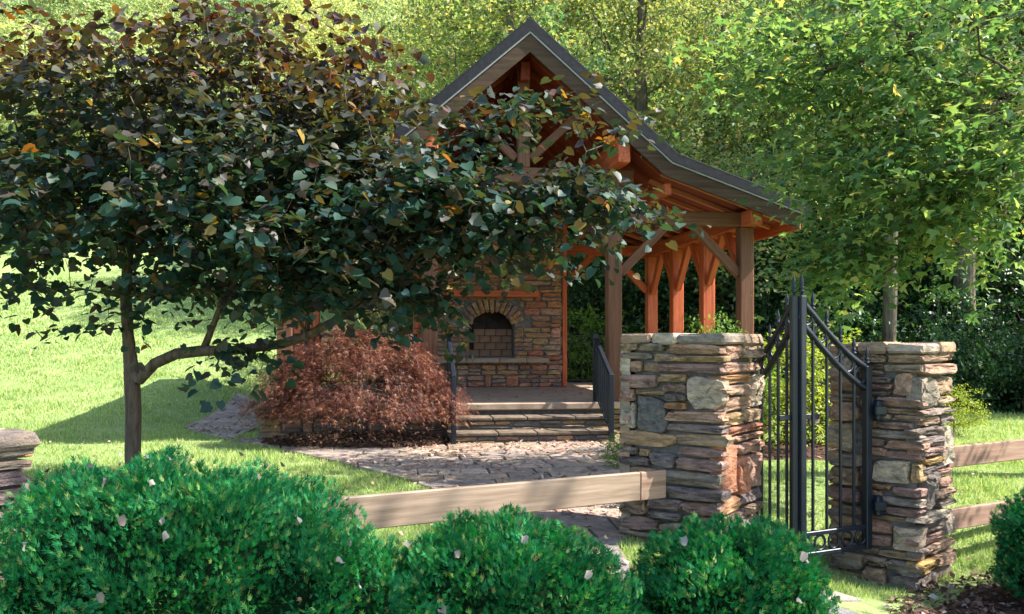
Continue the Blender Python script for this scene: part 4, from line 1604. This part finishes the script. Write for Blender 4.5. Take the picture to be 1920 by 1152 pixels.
# --- the clipped arborvitae globes in front
def arborvitae(label, x, y, rx, ry, rz, zc, n, seed, light=1.0):
    R = empty('arborvitae_shrub', (x, y, gzf(x, y)))
    tag(R, label, 'shrub', 'clipped arborvitae shrubs in the foreground')
    z0 = zc - gzf(x, y)
    off = Vector((seed * 3.1, seed * 1.7, seed))

    def rad(d):
        a = .97 + .09 * noise.noise(Vector(d) * 2.0 + off) + .09 * noise.noise(Vector(d) * 4.2 + off) + .05 * noise.noise(Vector(d) * 9 + off)
        p = 2.6
        return a * (abs(d[0]) ** p + abs(d[1]) ** p + abs(d[2]) ** p) ** (-1 / p)
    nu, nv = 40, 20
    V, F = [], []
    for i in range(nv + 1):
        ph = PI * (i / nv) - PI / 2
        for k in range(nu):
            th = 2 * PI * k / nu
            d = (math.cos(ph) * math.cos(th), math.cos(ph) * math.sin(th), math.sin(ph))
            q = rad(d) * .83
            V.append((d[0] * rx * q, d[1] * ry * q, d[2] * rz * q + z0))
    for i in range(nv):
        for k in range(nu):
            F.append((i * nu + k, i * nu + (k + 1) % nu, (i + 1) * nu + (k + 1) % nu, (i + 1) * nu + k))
    link('inner_hull', mesh_np('inner_hull', V, F), 'thuja_core', R, True)
    d = unit(rnd(n * 2))
    gap = np.array([noise.noise(Vector(a) * 6.5 + off) for a in d])
    d = d[(d[:, 2] > -.55) & ((gap > -.30) | (rng.random(len(d)) < .25))][:n]
    n = len(d)
    rr = np.array([rad(a) for a in d])[:, None]
    dep = rng.random((n, 1)) ** 1.5
    Pn = d * rr * (1.0 - .20 * dep) * [rx, ry, rz] + [0, 0, z0]
    nrm = unit(d / [rx, ry, rz])
    tuft = np.array([noise.noise_vector(Vector(a) * 7.0 + off) for a in d])
    Y = nrm * .9 + [0, 0, .55] + tuft * 1.5 + rng.normal(0, .25, (n, 3))
    Z = nrm + rng.normal(0, .7, (n, 3))
    V, F = cloud(SPRAY, Pn - unit(Y) * .03, Y, Z, rng.uniform(.022, .046, n))
    o = link('foliage', mesh_np('foliage', V, F), 'thuja', R)
    o['kind'] = 'stuff'
    return R, (x, y, rx, ry, rz, zc, rad)


A1 = arborvitae('largest clipped arborvitae, a broad green mound between low pier and board rail', -1.42, 3.95, .90, .74, 1.0, -.11, 60000, 1)
A2 = arborvitae('clipped arborvitae before the pale board rail, between broad mound and round one', -.04, 3.95, .66, .60, .85, -.21, 38000, 2)
A3 = arborvitae('round clipped arborvitae in front of the near gate pillar', .98, 4.15, .52, .50, .83, -.23, 30000, 3)
A4 = arborvitae('round dark clipped arborvitae on mulch at the right edge, before the two rails', 3.82, 6.08, .53, .50, .50, -.05, 18000, 4)
arborvitae('small arborvitae filling the gap between the two broad mounds', -.65, 3.80, .44, .44, .88, -.27, 16000, 5)


# dead leaves caught on the shrubs
def crumple(n):
    P = np.zeros((n, 3))
    V, F = cloud(HEART, P, rnd(n) * [1, 1, .15], rnd(n) * .35 + [0, 0, 1], rng.uniform(.034, .050, n))
    V = V * [.7, 1, 1]
    V[:, 2] += 22.0 * (V[:, 0] ** 2) + rng.normal(0, .009, len(V))
    return mesh_np('dead_leaf', V, F)


CR = [crumple(1) for _ in range(6)]
for (R_, (x, y, rx, ry, rz, zc, rad)), cnt, where in ((A1, 30, 'largest clipped arborvitae mound'), (A2, 14, 'arborvitae in front of the wooden rail'), (A3, 10, 'round arborvitae before the near pillar')):
    for k in range(cnt):
        d = Vector((random.gauss(0, .55), random.gauss(-.35, .5), abs(random.gauss(.75, .3)))).normalized()
        q = rad(d) * 1.02
        o = link('dead_leaf', random.choice(CR), 'dead_pale')
        o.location = (x + d.x * rx * q, y + d.y * ry * q, zc + d.z * rz * q + .005)
        o.rotation_euler = d.to_track_quat('Z', 'Y').to_euler()
        s = random.uniform(.5, 1.15)
        o.scale = (s, s, s)
        tag(o, 'pale curled dead leaves caught on the ' + where, 'dead leaf', 'dead leaves on the clipped shrubs')


# --- shrubs and woodland
def tree_kind(name, trunk_h, crown_z, rx, rz, ntw, nlf, leaf, spread, root_r, mat, bark, low=0.0, shell=.5, tmpl=RHOMB):
    nodes, par = [np.array([0, 0, -.3])], [-1]
    h = 0
    lean = rng.normal(0, .03, 2)
    while h < trunk_h:
        h += max(.35, trunk_h / 9)
        nodes.append(np.array([lean[0] * h + rng.normal(0, .03), lean[1] * h + rng.normal(0, .03), h]))
        par.append(len(nodes) - 2)
    tg = ball(ntw, shell) * [rx, rx, rz] + [0, 0, crown_z]
    lump = np.array([1 + .35 * noise.noise(Vector(a) * (1.6 / rx)) for a in tg])[:, None]
    tg = (tg - [0, 0, crown_z]) * lump + [0, 0, crown_z]
    tg = tg[tg[:, 2] > low]
    P, PAR, ends, dirs = grow(nodes, par, tg, max(.35, rx / 6), .2, .08)
    tm = limb_mesh('trunk', P, PAR, max(.006, root_r * .05), root_r)
    tm.materials.append(M[bark])
    lp, ly, lz, ls = twig_leaves(P[ends], dirs, nlf, spread * 1.6, spread, leaf, .3, .7, .7)
    V, F = cloud(tmpl, lp, ly, lz, ls)
    fm = mesh_np('crown', V, F)
    fm.materials.append(M[mat])
    return tm, fm


def plant(name, kind, x, y, s, label, cat, group=None, mat=None, rz=None, sz=None, z=None):
    R = empty(name, (x, y, gzf(x, y) - .02 if z is None else z), random.uniform(0, 6.28) if rz is None else rz)
    sz = s if sz is None else sz
    R.scale = (s, s, sz)
    tag(R, label, cat, group)
    t = link('trunk' if cat == 'tree' else 'stem', kind[0], None, R)
    c = link('crown' if cat == 'tree' else 'foliage', kind[1], None, R)
    if cat != 'tree': c['kind'] = 'stuff'
    if mat:
        c.material_slots[0].link = 'OBJECT'
        c.material_slots[0].material = M[mat]
    return R


K_TALL = [tree_kind('tall', 9.5, 8.6, 2.7, 4.2, 250, 48, (.085, .16), .36, .19, 'wood_leaf', 'bark_light', 3.2) for _ in range(3)]
K_THIN = tree_kind('thin', 9.0, 8.6, 2.9, 4.2, 120, 30, (.09, .17), .36, .16, 'wood_leaf', 'bark_light', 3.6)
K_MID = [tree_kind('mid', 4.2, 4.2, 2.2, 2.6, 200, 44, (.075, .14), .32, .10, 'wood_leaf', 'bark_light', 1.3) for _ in range(2)]
K_HILL = [tree_kind('hill', 4.5, 4.0, 2.6, 3.2, 260, 60, (.09, .18), .40, .12, 'hill_leaf', 'bark_light', .2) for _ in range(3)]
K_SHRUB = [tree_kind('shrub', .7, .75, .85, .75, 110, 40, (.055, .11), .16, .03, 'dark_leaf', 'twig', .05, .4) for _ in range(3)]
K_FINE = [tree_kind('fine', .6, .75, .75, .72, 130, 46, (.030, .062), .12, .02, 'gold_leaf', 'twig', .04, .35) for _ in range(2)]

plant('golden_shrub', K_FINE[0], 3.45, 11.35, 1.22, 'golden green shrub on dark mulch seen through the iron gate, left', 'shrub', 'golden shrubs beyond the gate', sz=1.05)
plant('golden_shrub', K_FINE[1], 4.5, 11.8, 1.0, 'golden green shrub behind the shaded pillar, right of the one through the gate', 'shrub', 'golden shrubs beyond the gate', sz=.95)
plant('golden_shrub', K_FINE[1], 6.28, 12.9, .52, 'small pale yellow shrub on the lawn just right of the shaded pillar', 'shrub', 'golden shrubs beyond the gate')
plant('green_shrub', K_FINE[0], 2.55, 10.9, .80, 'leafy green shrub behind the near gate pillar with tips above its cap', 'shrub', None, 'lime_leaf', sz=1.12)
plant('green_shrub', K_SHRUB[1], 1.35, 19.6, 1.35, 'fresh green shrub behind the back railing right of the fireplace', 'shrub', 'sunlit shrubs behind the pavilion', 'lime_leaf')
plant('green_shrub', K_SHRUB[2], 2.6, 20.4, 1.3, 'fresh green shrub behind the pavilion near its back corner post', 'shrub', 'sunlit shrubs behind the pavilion', 'lime_leaf')
plant('green_shrub', K_SHRUB[0], 4.4, 19.4, 1.15, 'fresh green shrub behind the pavilion between the right side posts', 'shrub', 'sunlit shrubs behind the pavilion', 'lime_leaf')

# understorey: a dark bank of shrubs along the edge of the wood
k = 0
for x in np.linspace(2.2, 16.5, 17):
    for row in range(2):
        px = x + random.uniform(-.4, .4) + row * .45
        py = 16.8 + row * 2.2 + random.uniform(-.5, .5) + (2.6 if x < 5.5 else 0)
        plant('woodland_shrub', K_SHRUB[k % 3], px, py, random.uniform(.7, 1.1) + row * .2, 'dark leafy shrub in the bank along the edge of the wood', 'shrub', 'dark shrubs along the edge of the wood', sz=random.uniform(.45, 1.25) + row * .3)
        k += 1
K_UNDER = [tree_kind('under', 2.4, 2.3, 1.7, 1.9, 170, 42, (.065, .13), .3, .06, 'dark_leaf', 'twig', .3) for _ in range(2)]
for row in range(3):
    for i, x in enumerate(np.linspace(1.5 - row * 1.2, 17 + row * 3, 11 + row)):
        plant('understory_tree', K_UNDER[(i + row) % 2], x + random.uniform(-.6, .6), 21.6 + row * 2.9 + random.uniform(-.6, .6), random.uniform(.95, 1.3), 'dark low understory tree in the shade of the wood', 'tree', 'dark understory trees in the wood', sz=random.uniform(1.0, 1.35) + .25 * row)
# trunks one can tell apart beyond the right lawn
for x, y, s, sz, lab in ((7.5, 18.0, .72, 1.05, 'woodland tree with a straight grey trunk rising behind the shaded pillar'), (10.15, 20.2, .72, 1.05, 'woodland tree with pale leaning trunk right of the shaded pillar'),
                         (11.1, 20.8, .72, 1.05, 'woodland tree with twin pale trunk near the right edge'), (13.6, 21.0, .72, 1.05, 'woodland tree at the far right edge of the picture')):
    plant('woodland_tree', K_TALL[0], x, y, s, lab, 'tree', 'trees at the edge of the wood', sz=sz)
k = 0
for row in range(6):
    yy = 20.5 + row * 4.6
    x0, x1 = 0.8 - row * .8, .66 * yy + 2
    n = int((x1 - x0) / (3.3 + row * .25))
    for i in range(n + 1):
        px = x0 + (x1 - x0) * i / n + random.uniform(-.8, .8)
        py = yy + random.uniform(-1.3, 1.3)
        if row < 2 and abs(px - 7.5) < 1.0: px += 1.4
        kind = K_TALL[k % 3]
        s = random.uniform(.9, 1.25)
        if row == 0 and px < 6: kind, s = K_MID[k % 2], random.uniform(1.0, 1.3)
        yel = random.random() < .17
        plant('woodland_tree', kind, px, py, s, 'yellowing autumn tree in the wood behind the pavilion' if yel else 'leafy green tree in the wood behind the pavilion', 'tree', 'trees in the wood behind the pavilion',
              'yellow_leaf' if yel else None, sz=s * random.uniform(.95, 1.25))
        k += 1
for row in range(8):
    yy = 37 + row * 5.2
    x0, x1 = -.66 * yy, .05 * yy + 1
    n = int((x1 - x0) / (4.2 + row * .15))
    for i in range(n + 1):
        px = x0 + (x1 - x0) * i / n + random.uniform(-1.3, 1.3)
        py = yy + random.uniform(-1.8, 1.8)
        s = random.uniform(.75, 1.25)
        yel = random.random() < .12
        plant('hillside_tree', K_HILL[k % 3], px, py, s, 'yellow tree on the sunlit hillside above the lawn' if yel else 'pale green tree on the sunlit hillside above the lawn', 'tree', 'trees on the sunlit hillside',
              'yellow_leaf' if yel else None, sz=s * random.uniform(.8, 1.2))
        k += 1

# trees standing outside the picture on the right, whose shade falls across the wood's edge and the foreground
for x, y, s, kind, lab in ((13.0, 16.6, .62, K_TALL[1], 'tall tree on the right edge of the lawn, nearest the pavilion side'), (16.2, 17.2, .68, K_TALL[2], 'tall tree on the right edge of the lawn, farther out'),
                           (19.5, 18.2, .8, K_TALL[0], 'tall tree on the right edge of the lawn, farthest out'),
                           (6.7, 6.45, .42, K_MID[0], 'small roadside tree right of the shaded pillar'), (9.6, 2.9, 1.25, K_THIN, 'tall roadside tree right of the clipped shrubs')):
    plant('shade_tree', kind, x, y, s, lab, 'tree', 'trees along the right side', sz=.64 if s < .5 else s)
plant('ground_plant', K_FINE[0], 1.14, 9.6, .26, 'small leafy plant at the edge of the patio beside the near pillar', 'plant', None, 'lime_leaf')
plant('ground_plant', K_FINE[1], 1.62, 11.7, .22, 'small leafy plant at the foot of the right handrail', 'plant', None, 'lime_leaf')
